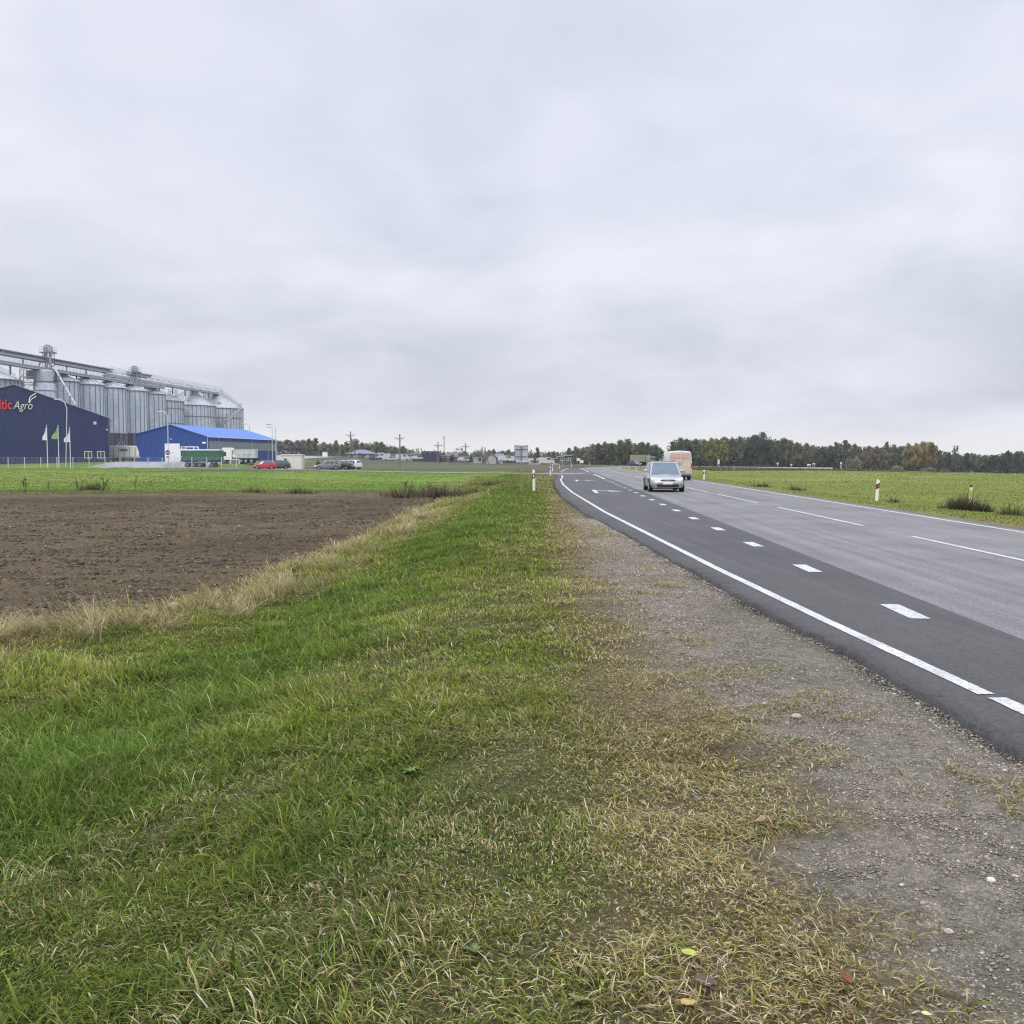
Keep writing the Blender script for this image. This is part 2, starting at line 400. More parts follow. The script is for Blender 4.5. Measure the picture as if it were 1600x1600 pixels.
def mixc(a, b, t): return a+(b-a)*np.asarray(t)[..., None]
def ground_tint(x, y):
    sh = x.shape
    n1 = fbm(x*.5, y*.5, 31); n2 = fbm(x*.07, y*.07, 33); n3 = fbm(x*2.3, y*2.3, 35)
    s = straw_amt(x, y)
    c = mixc(np.broadcast_to(np.array((.060,.070,.022)), sh+(3,)), np.array((.125,.102,.058)), s)
    # gravel of the hard shoulder, then the crumbly asphalt edge with its shadow painted near-black
    g = sm((x-gravel_edge(y)+.75+(n3-.5)*1.1)/.9)*(1-sm((y-30)/9)); g = np.where(x > 6, 0, g)
    c = mixc(c, np.array((.190,.170,.140)), g)
    edge_shade = sm((x-Ef(y)+.26+(n3-.5)*.4)/.25)*np.where((x < 6) & (y < 100), 1, 0)
    c = mixc(c, np.array((.040,.039,.032)), edge_shade*.92)
    c = mixc(c, np.array((.085,.095,.045)), g*sm((fbm(x*.9, y*.9, 37)-.52)/.15)*.22)
    lat, k = lateral(x, y)
    rr = lat-(ROFF[k]+.45)
    # right-hand verge and meadow
    mead = mixc(np.broadcast_to(np.array((.160,.195,.042)), sh+(3,)), np.array((.235,.23,.072)), sm((n2-.38)/.3)*.75)
    mead = mixc(mead, np.array((.11,.165,.03)), sm((n1-.5)/.25)*.6)
    right = (rr > 0)
    cr = mixc(np.broadcast_to(np.array((.17,.15,.115)), sh+(3,)), mead, sm((rr-.55-(n3-.5)*.8)/.5))
    cr = mixc(cr, np.array((.33,.24,.10)), .8*np.exp(-((y-122)/9)**2)*sm((x-72)/14)*sm((n1-.25)/.3))
    c = np.where(right[..., None], cr, c)
    # meadow on the left beyond the ploughed field, the weedy strip at its edge, the brown fallow further off
    lf = sm((y-59)/6)*(x < 0+.03*y)*(1-sm((x-np.minimum(-4+.05*(y-50), -1.5))/3))
    cm = mixc(np.broadcast_to(np.array((.120,.200,.032)), sh+(3,)), np.array((.21,.24,.055)), sm((n2-.4)/.3)*.8)
    cm = mixc(cm, np.array((.085,.15,.028)), sm((n1-.52)/.2)*.6)
    c = mixc(c, cm, lf)
    fr = sm((y-57)/3)*(1-sm((y-69+2*n2)/3))*(x < -5)
    c = mixc(c, mixc(np.broadcast_to(np.array((.115,.115,.045)), sh+(3,)), np.array((.085,.065,.04)), sm((n1-.4)/.2)), fr)
    far = sm((y-133)/14)*(x < .055*y)*sm((x+60)/8)
    c = mixc(c, mixc(np.broadcast_to(np.array((.100,.105,.066)), sh+(3,)), np.array((.115,.095,.068)), sm((x+.04*y-2)/14)), far*.95)
    far2 = sm((y-262)/25)
    c = mixc(c, np.array((.085,.095,.062)), far2)
    c = mixc(c, np.array((.07,.09,.045)), sm((y-330)/40))
    rb = sm((x-43)/6)*np.exp(-((rr+14)/7)**2); rb = sm((x-34)/8)*sm((rr-.4)/1)*sm((y-172-.1*(x-45))/6)*(1-sm((x/np.maximum(y,1)-.40)/.05))
    c = mixc(c, mixc(np.broadcast_to(np.array((.085,.07,.05)), sh+(3,)), np.array((.07,.085,.04)), sm((n1-.35)/.3)), rb*.9)
    lg = (np.abs(lat) > 4) & (y > 118) & (x < .06*y) & (x > -60)
    return c
def axis(lo, hi, fine, step, g):
    a = list(np.arange(fine[0], fine[1]+1e-6, step)); d = step
    while a[-1] < hi: d = min(d*g, 150); a.append(a[-1]+d)
    d = step
    while a[0] > lo: d = min(d*g, 150); a.insert(0, a[0]-d)
    return np.array(a)
gx = axis(-2500, 2500, (-8, 4), .16, 1.045); gy = axis(-30, 4500, (1, 24), .16, 1.03)
X, Y = np.meshgrid(gx, gy)
Z = H(X, Y)
m_ground = attr_mat('verge_soil', .95, spec=.1, noise=((1.3,.25,4),(14,.35,5),(60,.4,4),(170,.5,3)), bump=.6)
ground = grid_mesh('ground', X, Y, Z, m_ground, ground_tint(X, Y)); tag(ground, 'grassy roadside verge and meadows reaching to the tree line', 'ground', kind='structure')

# ------------------------------------------------------------------ ploughed field (clods are real relief)
rows = np.concatenate([11.2*np.exp(np.linspace(0, math.log(62/11.2), 520))]); s_ = np.linspace(0, 1, 460)**1.15
xr = xe_f(rows)+.35; xl = -.66*rows-4
X = xr[:, None]+(xl-xr)[:, None]*s_[None, :]; Y = np.repeat(rows[:, None], len(s_), 1)
base = H(X, Y, dep=False, small=False)
cl1 = fbm(X*2.2, Y*2.2, 41, 3); cl2 = vn(X*7, Y*7, 43); cl3 = vn(X*15, Y*15, 45); cl4 = vn(X*31, Y*31, 47)
fade = sm((s_/.03))[None, :]*sm((Y-11.2)/.5)*sm((62-Y)/2.5)
furrow = np.sin((X*.25+Y*1.0)*2*math.pi/.75+fbm(X*.4, Y*.4, 49)*5)
Z = base+.03+(.04*(cl1-.5)+.05*(cl2**2-.3)+.06*(cl3**2-.3)+.035*(cl4-.5)+.022*furrow)*(.5+.9*fbm(X*.35, Y*.35, 51)) - .28*(1-fade)
n2 = fbm(X*.16, Y*.16, 53); n3 = fbm(X*1.1, Y*1.1, 55); n4 = vn(X*40, Y*40, 57)
colf = mixc(np.broadcast_to(np.array((.078,.060,.039)), X.shape+(3,)), np.array((.118,.093,.060)), sm((n2-.3)/.4))
colf = mixc(colf, np.array((.055,.046,.032)), sm((n3-.5)/.25)*.7)
colf = mixc(colf, np.array((.135,.125,.055)), sm((Y-52-3*n2)/5)*.75*(vn(X*5, Y*5, 58)))
colf = mixc(colf, np.array((.22,.19,.13)), (n4 > .955)*.6)
m_soil = attr_mat('plough_soil', .97, spec=.08, noise=((9,.25,5),(55,.35,5)), bump=.6)
field = grid_mesh('ploughed_field', X, Y, Z, m_soil, colf); tag(field, 'dark brown ploughed field with rough clods left of the verge', 'field', kind='structure')

# ------------------------------------------------------------------ asphalt
def asphalt(name, col, var=.16, streak=.12, blue=0):
    m = bpy.data.materials.new(name); m.use_nodes = True; MATS[name] = m
    nt = m.node_tree; b = nt.nodes['Principled BSDF']; L = nt.links
    tc = nd(nt, 'ShaderNodeTexCoord'); uv = nd(nt, 'ShaderNodeUVMap', uv_map='lane')
    def fac(src, sc, det, a, b_, lo, hi, rough=.6, scale=None):
        mp = nd(nt, 'ShaderNodeMapping'); L.new(src, mp.inputs[0])
        if scale: mp.inputs['Scale'].default_value = scale
        n = nd(nt, 'ShaderNodeTexNoise'); n.inputs['Scale'].default_value = sc; n.inputs['Detail'].default_value = det; n.inputs['Roughness'].default_value = rough
        L.new(mp.outputs[0], n.inputs['Vector'])
        r = nd(nt, 'ShaderNodeMapRange'); r.inputs[1].default_value = a; r.inputs[2].default_value = b_; r.inputs[3].default_value = lo; r.inputs[4].default_value = hi
        L.new(n.outputs['Fac'], r.inputs[0]); return r.outputs[0], n
    f1, _ = fac(tc.outputs['Object'], .35, 5, .3, .7, 1-var, 1+var)
    f2, g = fac(tc.outputs['Object'], 24, 9, .40, .60, .50, 1.5, .85)
    f3, _ = fac(uv.outputs[0], 1.0, 7, .39, .61, 1-streak, 1+streak, .7, (2.6, .035, 1))
    f4, _ = fac(tc.outputs['Object'], 1.7, 9, .56, .70, 1, .74, .78)
    o = None; rgb = nd(nt, 'ShaderNodeRGB'); rgb.outputs[0].default_value = (*col, 1); o = rgb.outputs[0]
    for f in (f1, f2, f3, f4):
        mx = nd(nt, 'ShaderNodeMix', data_type='RGBA', blend_type='MULTIPLY'); mx.inputs['Factor'].default_value = 1
        L.new(o, mx.inputs['A']); L.new(f, mx.inputs['B']); o = mx.outputs['Result']
    # fine open joints
    vo = nd(nt, 'ShaderNodeTexVoronoi', feature='DISTANCE_TO_EDGE'); mp = nd(nt, 'ShaderNodeMapping'); mp.inputs['Scale'].default_value = (.16, .045, 1)
    nn = nd(nt, 'ShaderNodeTexNoise'); nn.inputs['Scale'].default_value = 1.2; nn.inputs['Detail'].default_value = 5
    L.new(tc.outputs['Object'], nn.inputs['Vector']); ad = nd(nt, 'ShaderNodeVectorMath', operation='MULTIPLY_ADD'); ad.inputs[1].default_value = (2.2, 2.2, 0)
    L.new(nn.outputs['Color'], ad.inputs[0]); L.new(tc.outputs['Object'], ad.inputs[2]); L.new(ad.outputs[0], mp.inputs[0]); L.new(mp.outputs[0], vo.inputs['Vector'])
    r = nd(nt, 'ShaderNodeMapRange'); r.inputs[1].default_value = .0; r.inputs[2].default_value = .006; r.inputs[3].default_value = .6; r.inputs[4].default_value = 1
    L.new(vo.outputs['Distance'], r.inputs[0])
    mx = nd(nt, 'ShaderNodeMix', data_type='RGBA', blend_type='MULTIPLY'); mx.inputs['Factor'].default_value = 1; L.new(o, mx.inputs['A']); L.new(r.outputs[0], mx.inputs['B'])
    L.new(mx.outputs['Result'], b.inputs['Base Color']); b.inputs['Roughness'].default_value = .62; b.inputs['Specular IOR Level'].default_value = .5
    bp = nd(nt, 'ShaderNodeBump'); bp.inputs['Strength'].default_value = .55; bp.inputs['Distance'].default_value = .006; L.new(g.outputs['Fac'], bp.inputs['Height']); L.new(bp.outputs[0], b.inputs['Normal'])
    return m
def strip(name, left, right, zoff, m, cols=6, skirt=(.0, .0), label=None, cat='road'):
    """ribbon between two edge lines lying on the road surface; skirt = depth of the cut edge left/right"""
    l = np.array(left); r = np.array(right); n = len(l); ts = np.linspace(0, 1, cols+1)
    P = l[:, None, :]+(r-l)[:, None, :]*ts[None, :, None]
    Xs = P[..., 0]; Ys = P[..., 1]; Zs = hroad(Xs, Ys)+zoff
    along = np.concatenate([[0], np.cumsum(np.linalg.norm(np.diff(l, axis=0), axis=1))])
    wid = np.linalg.norm(r-l, axis=1)
    U = ts[None, :]*wid[:, None]; Vv = np.repeat(along[:, None], cols+1, 1)
    if skirt[0]: Xs = np.concatenate([Xs[:, :1]-.015, Xs], 1); Ys = np.concatenate([Ys[:, :1], Ys], 1); Zs = np.concatenate([Zs[:, :1]-skirt[0], Zs], 1); U = np.concatenate([U[:, :1], U], 1); Vv = np.concatenate([Vv[:, :1], Vv], 1)
    if skirt[1]: Xs = np.concatenate([Xs, Xs[:, -1:]+.05], 1); Ys = np.concatenate([Ys, Ys[:, -1:]], 1); Zs = np.concatenate([Zs, Zs[:, -1:]-skirt[1]], 1); U = np.concatenate([U, U[:, -1:]], 1); Vv = np.concatenate([Vv, Vv[:, -1:]], 1)
    o = grid_mesh(name, Xs, Ys, Zs, m, None, False)
    uvl = o.data.uv_layers.new(name='lane'); vi = np.empty(len(o.data.loops), np.int32); o.data.loops.foreach_get('vertex_index', vi)
    uvl.data.foreach_set('uv', np.stack([U.ravel()[vi], Vv.ravel()[vi]], 1).astype(np.float32).ravel())
    return tag(o, label, cat, kind='structure')
m_as = asphalt('worn_asphalt', (.150,.147,.146), .24, .17); m_dk = asphalt('dark_asphalt', (.046,.0445,.044), .26, .22); m_gv = mat('side_gravel', (.30,.28,.23), .95, var=.25, scale=2, bump=.5)
lo = CEN-NRM*(LOFF-.42)[:, None]; ro = CEN+NRM*(ROFF+.4)[:, None]
far_ = CEN[:, 1] > 165
k0 = np.where((CEN[:, 1] > 166) | (CEN[:, 0] > 20))[0][0]
lo[k0+6:] = (CEN-NRM*(LOFF+.45)[:, None])[k0+6:]
for j in range(6): lo[k0+j] = lo[k0-1]+(lo[k0+6]-lo[k0-1])*(j+1)/7
strip('main_road', lo, ro, 0, m_as, 8, (.0, .1), 'grey two lane main road curving away to the right')
yl = np.concatenate([np.arange(-20, 4, .5), np.arange(4, 26, .07), np.arange(26, 60, .5), np.arange(60, 192, 1.5)])
jit = (vn(yl*14, yl*0, 63)-.5)*.055+(vn(yl*5, yl*0, 61)-.5)*.05+(vn(yl*.5, yl*0, 62)-.5)*.08
strip('turn_lane', np.stack([Ef(yl)+jit*(yl < 100), yl], 1), np.stack([np.minimum(Df(yl)+.52, Df(yl)+.52*(1-sm((yl-165)/26))+.0), yl], 1), .004, m_dk, 6, (.09, .0), 'newer dark asphalt turning lane along the verge')
tw = np.gradient(SIDE, axis=0); tw /= np.linalg.norm(tw, axis=1)[:, None]; sn_ = np.stack([tw[:, 1], -tw[:, 0]], 1)
wd = 1.7+4.2*np.exp(-np.arange(len(SIDE))/7.0)
strip('side_road', SIDE-sn_*wd[:, None], SIDE+sn_*wd[:, None], .012, asphalt('side_asphalt', (.22,.205,.165)), 4, (.0, .0), 'pale side road leading left to the grain plant')
for sgn, nm in ((-1, 'near'), (1, 'far')):
    a = SIDE+sn_*(sgn*wd)[:, None]; b_ = SIDE+sn_*(sgn*(wd+.9))[:, None]
    i0 = 9
    strip('gravel_edge', a[i0:], b_[i0:], -.02, m_gv, 2, label='pale gravel edge of the side road', cat='gravel')
# plant yard
yx = np.linspace(-62, -135, 74); yy = np.linspace(193, 345, 110); X, Y = np.meshgrid(yx, yy)
keep = H(X, Y, small=False)+.06-1.2*sm((-X-87.5)/1.5)*(1-sm((Y-222)/1.5))
yard = grid_mesh('yard', X[:, ::-1], Y[:, ::-1], keep[:, ::-1], mat('yard_concrete', (.30,.305,.31), .85, var=.15, scale=.4, bump=.3)); tag(yard, 'grey concrete yard behind the wire fence of the plant', 'yard', kind='structure')

# ------------------------------------------------------------------ painted markings
def paint_mat():
    m = mat('road_paint', (.56,.56,.55), .6, var=.16, scale=1.5)
    nt = m.node_tree; b = nt.nodes['Principled BSDF']; L = nt.links; tc = nt.nodes['Texture Coordinate']
    src = b.inputs['Base Color'].links[0].from_socket
    n = nd(nt, 'ShaderNodeTexNoise'); n.inputs['Scale'].default_value = 26; n.inputs['Detail'].default_value = 9; n.inputs['Roughness'].default_value = .75; L.new(tc.outputs['Object'], n.inputs['Vector'])
    r = nd(nt, 'ShaderNodeMapRange'); r.inputs[1].default_value = .49; r.inputs[2].default_value = .66; L.new(n.outputs['Fac'], r.inputs[0])
    mx = nd(nt, 'ShaderNodeMix', data_type='RGBA'); L.new(r.outputs[0], mx.inputs['Factor']); L.new(src, mx.inputs['A']); mx.inputs['B'].default_value = (.16,.16,.165,1)
    L.new(mx.outputs['Result'], b.inputs['Base Color']); return m
m_pt = paint_mat()
class Marks:
    def __init__(s): s.v = []; s.f = []
    def ribbon(s, pts, w, z):
        P = np.array(pts, float); T = np.gradient(P, axis=0); T /= np.linalg.norm(T, axis=1)[:, None]; N = np.stack([T[:, 1], -T[:, 0]], 1)*w/2
        a, b = P-N, P+N; o = len(s.v); j = lambda: random.uniform(-.0035, .0035)
        for p, q in zip(a, b): s.v += [(p[0]+j(), p[1], float(hroad(p[0], p[1]))+z), (q[0]+j(), q[1], float(hroad(q[0], q[1]))+z)]
        s.f += [(o+2*i, o+2*i+1, o+2*i+3, o+2*i+2) for i in range(len(P)-1)]
    def poly(s, pts, z):
        o = len(s.v); s.v += [(p[0], p[1], float(hroad(p[0], p[1]))+z) for p in pts]; s.f.append(tuple(range(o, o+len(pts))))
    def done(s, label):
        me = bpy.data.meshes.new('road_marking'); me.from_pydata(s.v, [], s.f); me.materials.append(m_pt)
        o = bpy.data.objects.new('road_marking', me); COL.objects.link(o); return tag(o, label, 'road marking', kind='structure')
mk = Marks()
ys = np.arange(-18, 6.86, .15); mk.ribbon([(Lf(y)+.022, y) for y in ys], .135, .009)
ys = np.concatenate([np.arange(6.85, 22, .15), np.arange(22, 94, .5), np.linspace(94, 103, 8)]); pts = [(Lf(y), y) for y in ys]+[(5.42,104.5),(5.35,106),(5.05,107.4),(4.5,108.6)]
mk.ribbon(pts, .125, .009)
ys = np.linspace(134, 188, 20); mk.ribbon([(Ef(y)+.45, y) for y in ys], .14, .009)
mk.done('solid white edge line between turning lane and verge')
mk = Marks()
for k in range(-3, 17):
    y0 = 10.25+4.25*k; a = (Df(y0)+random.uniform(-.02,.02), y0-.1); b_ = (Df(y0+.92), y0+.92); mk.ribbon([a, ((a[0]+b_[0])/2, (a[1]+b_[1])/2), b_], .215, .009)
ys = np.linspace(83.5, 113, 14); mk.ribbon([(Df(y), y) for y in ys], .22, .009)
ys = np.linspace(128, 186, 14); mk.ribbon([(Df(y), y) for y in ys], .2, .009)
sel = [tuple(CEN[i]-NRM[i]*(LOFF[i])) for i in range(k0+8, len(CEN))]; mk.ribbon(sel, .14, .007)
mk.done('short thick white dashes between dark turning lane and main road')
mk = Marks()
for y0, y1 in [(-10,-1),(3.2,8.8),(12.0,21.2),(24.6,34.2),(37.6,47.2),(50.2,58.5)]+[(62.5+13*k, 71.5+13*k) for k in range(8)]:
    ys = np.linspace(y0, y1, 8); mk.ribbon([(Cf(y), y) for y in ys], .12, .006)
i = k0+4
while i < len(CEN)-8: mk.ribbon([tuple(CEN[j]) for j in range(i, i+4)], .12, .006); i += 6
mk.done('thin broken white centre line of the main road')
mk = Marks(); mk.ribbon([tuple(CEN[i]+NRM[i]*ROFF[i]) for i in range(len(CEN))], .14, .006); mk.done('white edge line along the far side of the main road')
def arrow(cx_, cy_, flip=1):
    mk = Marks(); t = np.array((.05, 1.0)); n = np.array((1.0, -.05))
    P = lambda a, b: tuple(np.array((cx_, cy_))-n*a*flip+t*b)
    mk.poly([P(.35,-3.0), P(.55,-3.0), P(.55,2.2), P(.35,2.2)], .0095)          # stem
    mk.poly([P(.35,.6), P(.35,1.15), P(-.35,.5), P(-.35,.0)], .0100)            # bend towards the side road
    mk.poly([P(-.30,-.75), P(-.30,1.15), P(-1.05,-.45)], .0105)                 # head
    return mk
arrow(4.9, 51.5).done('white turn arrow painted on the dark lane, the one closer to the verge post')
arrow(5.7, 78).done('white turn arrow painted on the dark lane near the side road')
mk = Marks(); mk.ribbon([(6.4,112.5),(8.0,112.3),(9.2,112.1)], .35, .0095); mk.ribbon([(8.6,104),(9.9,103.8)], .5, .0095); mk.ribbon([(6.2,121),(9.3,120.6)], .3, .016); mk.done('white bars painted across the mouth of the side road')
# ------------------------------------------------------------------ grass: every blade is a bent three-step ribbon
def blades(name, P, ln, wd, az, th0, dth, col, m, segs=3, twist=None):
    n = len(P); ln = np.asarray(ln); cur = P.copy(); V = np.empty((n, 2*segs+1, 3), np.float32)
    th = th0.copy(); sd = az+math.pi/2+(rng.normal(0, .7, n) if twist is None else twist)
    side = np.stack([np.cos(sd), np.sin(sd), np.zeros(n)], 1)
    for k in range(segs):
        w = wd*(1-.28*k/segs*1.6)/2
        V[:, 2*k] = cur-side*w[:, None]; V[:, 2*k+1] = cur+side*w[:, None]
        st = (ln/segs)[:, None]*np.stack([np.sin(th)*np.cos(az), np.sin(th)*np.sin(az), np.cos(th)], 1)
        cur = cur+st; th = np.minimum(th+dth, 2.05)
    V[:, 2*segs] = cur
    b = np.arange(n)[:, None]*(2*segs+1); L_ = []
    for k in range(segs-1): L_ += [2*k, 2*k+1, 2*k+3, 2*k+2]
    L_ += [2*segs-2, 2*segs-1, 2*segs]
    loops = (b+np.array(L_)[None]).ravel(); sz = [4]*(segs-1)+[3]; off = np.concatenate([[0], np.cumsum(sz)[:-1]])
    starts = (np.arange(n)[:, None]*sum(sz)+off[None]).ravel()
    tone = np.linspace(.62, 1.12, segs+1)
    tone = np.repeat(np.linspace(.30, 1.42, segs+1), 2)[:2*segs+1]  # darker sheath at the base, deepened to paint shade between blades; tips brightened
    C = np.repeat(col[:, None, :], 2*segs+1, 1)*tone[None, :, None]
    return np_mesh(name, V.reshape(-1, 3), loops, starts, m, C.reshape(-1, 3))
m_grass = attr_mat('grass_blade', .62, .35, .2)
m_dry = m_grass
def verge_keep(x, y):
    ge = gravel_edge(y); n = fbm(x*2.3, y*2.3, 71); n2 = fbm(x*.8, y*.8, 73)
    d = x-ge+(n2-.5)*.9
    k = (1-sm((d+.55)/.55))+.22*(1-sm((d+.1)/.6))*(n > .48)
    # scattered tufts on the gravel, a weedy line along the asphalt further off
    k = np.maximum(k, np.where((n > .60), .6, 0)*(d < 1.3)*(1-sm((d-.4)/.9)))
    k = np.where(y > 17, np.maximum(k, (1-sm((x-Ef(y)+.35)/.3))*sm((y-18)/9)), k)
    k = k*(x < Ef(y)-.12)
    k = k*np.where(y > 11.4, 1-sm((xe_f(y)-x-.15)/.35), 1)
    return k*np.where(n2 < .3, .45, 1)
def sample_band(y0, y1, dens, mL=2.6, tuft=.62):
    """blade roots between two distances; most of them gathered in tufts"""
    def uni(nn):
        y = np.sqrt(rng.uniform(y0*y0, y1*y1, nn)) if y0 > 0 else rng.uniform(y0, y1, nn)
        lo = np.maximum(-.60*y-mL, -11); hi = np.full(nn, 3.4)
        hi = np.where(y > 14, Ef(y), np.minimum(hi, .60*y+mL)); return lo+(hi-lo)*rng.random(nn), y, hi-lo
    area = sum((np.minimum(3.2, .6*q+mL)-np.maximum(-.6*q-mL, -11)) for q in np.linspace(y0, y1, 30))/30*(y1-y0)
    N = int(area*dens); nt_ = int(N*tuft/14); x, y, _ = uni(nt_)
    ta = rng.uniform(0, 2*math.pi, nt_); tl = np.exp(rng.normal(0, .28, nt_)); tr = rng.uniform(.025, .085, nt_)*(1+y/25); tc_ = rng.normal(0, 1, nt_)
    rep = np.repeat(np.arange(nt_), 14); q = rng.normal(0, 1, (len(rep), 2))*tr[rep, None]
    xs = np.concatenate([x[rep]+q[:, 0], uni(N-len(rep))[0]]); M = N-len(rep); ux, uy, _ = uni(M); xs[len(rep):] = ux
    ys = np.concatenate([y[rep]+q[:, 1], uy])
    az = np.concatenate([np.arctan2(q[:, 1], q[:, 0])+rng.normal(0, .6, len(rep)), rng.uniform(0, 2*math.pi, M)])
    L0 = np.concatenate([tl[rep], np.exp(rng.normal(0, .3, M))]); cv = np.concatenate([tc_[rep], rng.normal(0, 1, M)])
    keep = rng.random(len(xs)) < verge_keep(xs, ys)*np.where(np.abs(xs) > .6*ys+.6, .4, 1)
    return xs[keep], ys[keep], az[keep], L0[keep], cv[keep]
def grass_colour(x, y, cv):
    n = len(x); s = straw_amt(x, y); l = lush(x, y)*(1-sm((4-y)/2))
    dry = rng.random(n) < np.clip(s*.95+.03, .03, .88)
    g = mixc(np.broadcast_to(GREEN, (n, 3)), LUSH, np.clip(l*1.1, 0, 1)); g = mixc(g, OLIVE, np.clip((1-l)*.66+(fbm(x*.7, y*.7, 81)-.5)*1.5+cv*.12, 0, 1))
    g = mixc(g, COARSE, np.clip((1-sm((y-4.2)/3.2))*sm((.9-x)/.8)*(.1+1.1*fbm(x*1.3, y*1.3, 82)), 0, .8))
    d = mixc(np.broadcast_to(STRAW, (n, 3)), PALE, np.clip(rng.random(n)**2.0, 0, 1)); d = mixc(d, BROWN, (rng.random(n) < .14+.22*s)*.75)
    d = mixc(d, OLIVE, (rng.random(n) < .22)*.6)
    c = np.where(dry[:, None], d, g)
    c = c*np.exp(rng.normal(0, .24, n))[:, None]*(.7+.6*fbm(x*1.6, y*1.6, 83))[:, None]
    return np.clip(c*(1.10+.06*sm((8-y)/3))[:, None], .01, .7), dry, s, l
def verge_grass(y0, y1, dens, ws, segs):
    x, y, az, L0, cv = sample_band(y0, y1, dens); n = len(x)
    col, dry, s, l = grass_colour(x, y, cv)
    edge = sm((xe_f(np.maximum(y, 12.5))+1.5-x)/1.2)
    rough = sm((-.2-x)/1.6)*(1-sm((y-9)/4))
    base = (.046+.030*l+.030*rough)*(.55+.95*sm((fbm(x*1.9, y*1.9, 86)-.3)/.4))+.09*edge*(rng.random(n) < .5)
    base = np.where(s > .62, base*.72, base)*(.75+.6*fbm(x*.8, y*.8, 85))
    ln = base*L0*rng.uniform(.65, 1.35, n); wd = np.clip(rng.normal(.0056, .0017, n), .0026, .011)*ws
    wide = rng.random(n) < .012; wd = np.where(wide & ~dry, wd*2.4, wd); ln = np.where(wide & ~dry, ln*1.7, ln)
    wind = fbm(x*.35, y*.35, 87)*6.0
    az = np.where(rng.random(n) < .4, wind+rng.normal(0, .5, n), az)
    flat = rng.random(n) < (.38+.3*s); th0 = np.where(flat, rng.uniform(.95, 1.5, n), rng.uniform(.1, .75, n)); dth = rng.uniform(.05, .55, n)
    z = H(x, y)+np.where(flat, rng.uniform(0, .035, n), 0)-.004
    return np.stack([x, y, z], 1), ln, wd, az, th0, dth, col
parts = [verge_grass(2.2, 4.6, 7800*GD, 1.0, 3), verge_grass(4.6, 8, 5200*GD, 1.15, 3), verge_grass(8, 14, 2600*GD, 1.7, 3)]
A = [np.concatenate([p[i] for p in parts]) for i in range(7)]
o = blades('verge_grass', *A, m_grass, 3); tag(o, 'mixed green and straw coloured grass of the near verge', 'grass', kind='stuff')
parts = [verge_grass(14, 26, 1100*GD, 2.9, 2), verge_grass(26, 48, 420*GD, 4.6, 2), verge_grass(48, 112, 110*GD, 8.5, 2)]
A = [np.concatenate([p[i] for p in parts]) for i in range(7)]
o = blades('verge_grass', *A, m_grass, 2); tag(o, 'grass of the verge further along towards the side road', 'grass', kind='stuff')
# tall dead grass leaning over the edge of the ploughed field
n = int(34000*GD); y = np.concatenate([rng.uniform(10.2, 13.6, n//3), 12.5*np.exp(rng.uniform(0, math.log(58/12.5), n-n//3))]); k = rng.normal(.62, .36, n)
x = np.where(np.arange(n) < n//3, rng.uniform(-9.5, -3.6, n), xe_f(y)+k*(1+y/50))
y = np.where(np.arange(n) < n//3, 11.5+rng.normal(0, .45, n)+np.where(x > -6.5, (x+6.5)*1.0, (x+6.5)*.25), y)
cl = fbm(x*1.1, y*1.1, 91); kp = rng.random(n) < sm((cl-.44)/.14); x, y = x[kp], y[kp]; n = len(x)
dd = mixc(np.broadcast_to(STRAW, (n, 3)), PALE, rng.random(n)*.8); dd = np.where((rng.random(n) < .3)[:, None], OLIVE*1.15, dd); dd = dd*np.exp(rng.normal(0, .18, n))[:, None]
lf = (1-.4*sm((y-15)/8))*np.clip(np.exp(rng.normal(math.log(.29), .38, n)), .08, .85)*(.7+.6*fbm(x*.8, y*.8, 93))
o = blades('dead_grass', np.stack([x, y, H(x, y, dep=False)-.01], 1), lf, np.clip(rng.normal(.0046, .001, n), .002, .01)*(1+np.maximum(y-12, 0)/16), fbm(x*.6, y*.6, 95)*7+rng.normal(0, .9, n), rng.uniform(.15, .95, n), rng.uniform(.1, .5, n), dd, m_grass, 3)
tag(o, 'long pale dead grass along the edge of the ploughed field', 'dead grass', kind='stuff')
# separate big tussocks of dead grass where the verge meets the field corner
tx = np.concatenate([rng.uniform(-6.6, -3.7, 16), xe_f(np.linspace(14, 38, 16))+rng.uniform(.2, 1.2, 16)]); ty = np.concatenate([11.0+rng.normal(0, .45, 16)+(tx[:16]+6.5)*.9, np.linspace(14, 38, 16)])
rep = np.repeat(np.arange(32), 170); n = len(rep); q = rng.normal(0, 1, (n, 2))*rng.uniform(.06, .15, 32)[rep, None]; x, y = tx[rep]+q[:, 0], ty[rep]+q[:, 1]
dd = mixc(np.broadcast_to(STRAW, (n, 3)), PALE, rng.random(n)); dd = np.where((rng.random(n) < .18)[:, None], OLIVE*.8, dd)*np.exp(rng.normal(0, .2, n))[:, None]
o = blades('dead_grass', np.stack([x, y, H(x, y, dep=False)-.01], 1), np.clip(np.exp(rng.normal(math.log(.40), .3, n)), .15, .8)*rng.uniform(.6, 1.25, 32)[rep], np.clip(rng.normal(.0050, .001, n), .003, .01)*(1+np.maximum(y-12, 0)/16), np.arctan2(q[:, 1], q[:, 0])*.7+rng.uniform(0, 6.3, 32)[rep]*.3+rng.normal(0, .35, n), rng.uniform(.15, .8, n), rng.uniform(.25, .75, n), dd, m_grass, 3)
tag(o, 'drooping tussocks of pale dead grass standing out at the field corner', 'dead grass', kind='stuff')
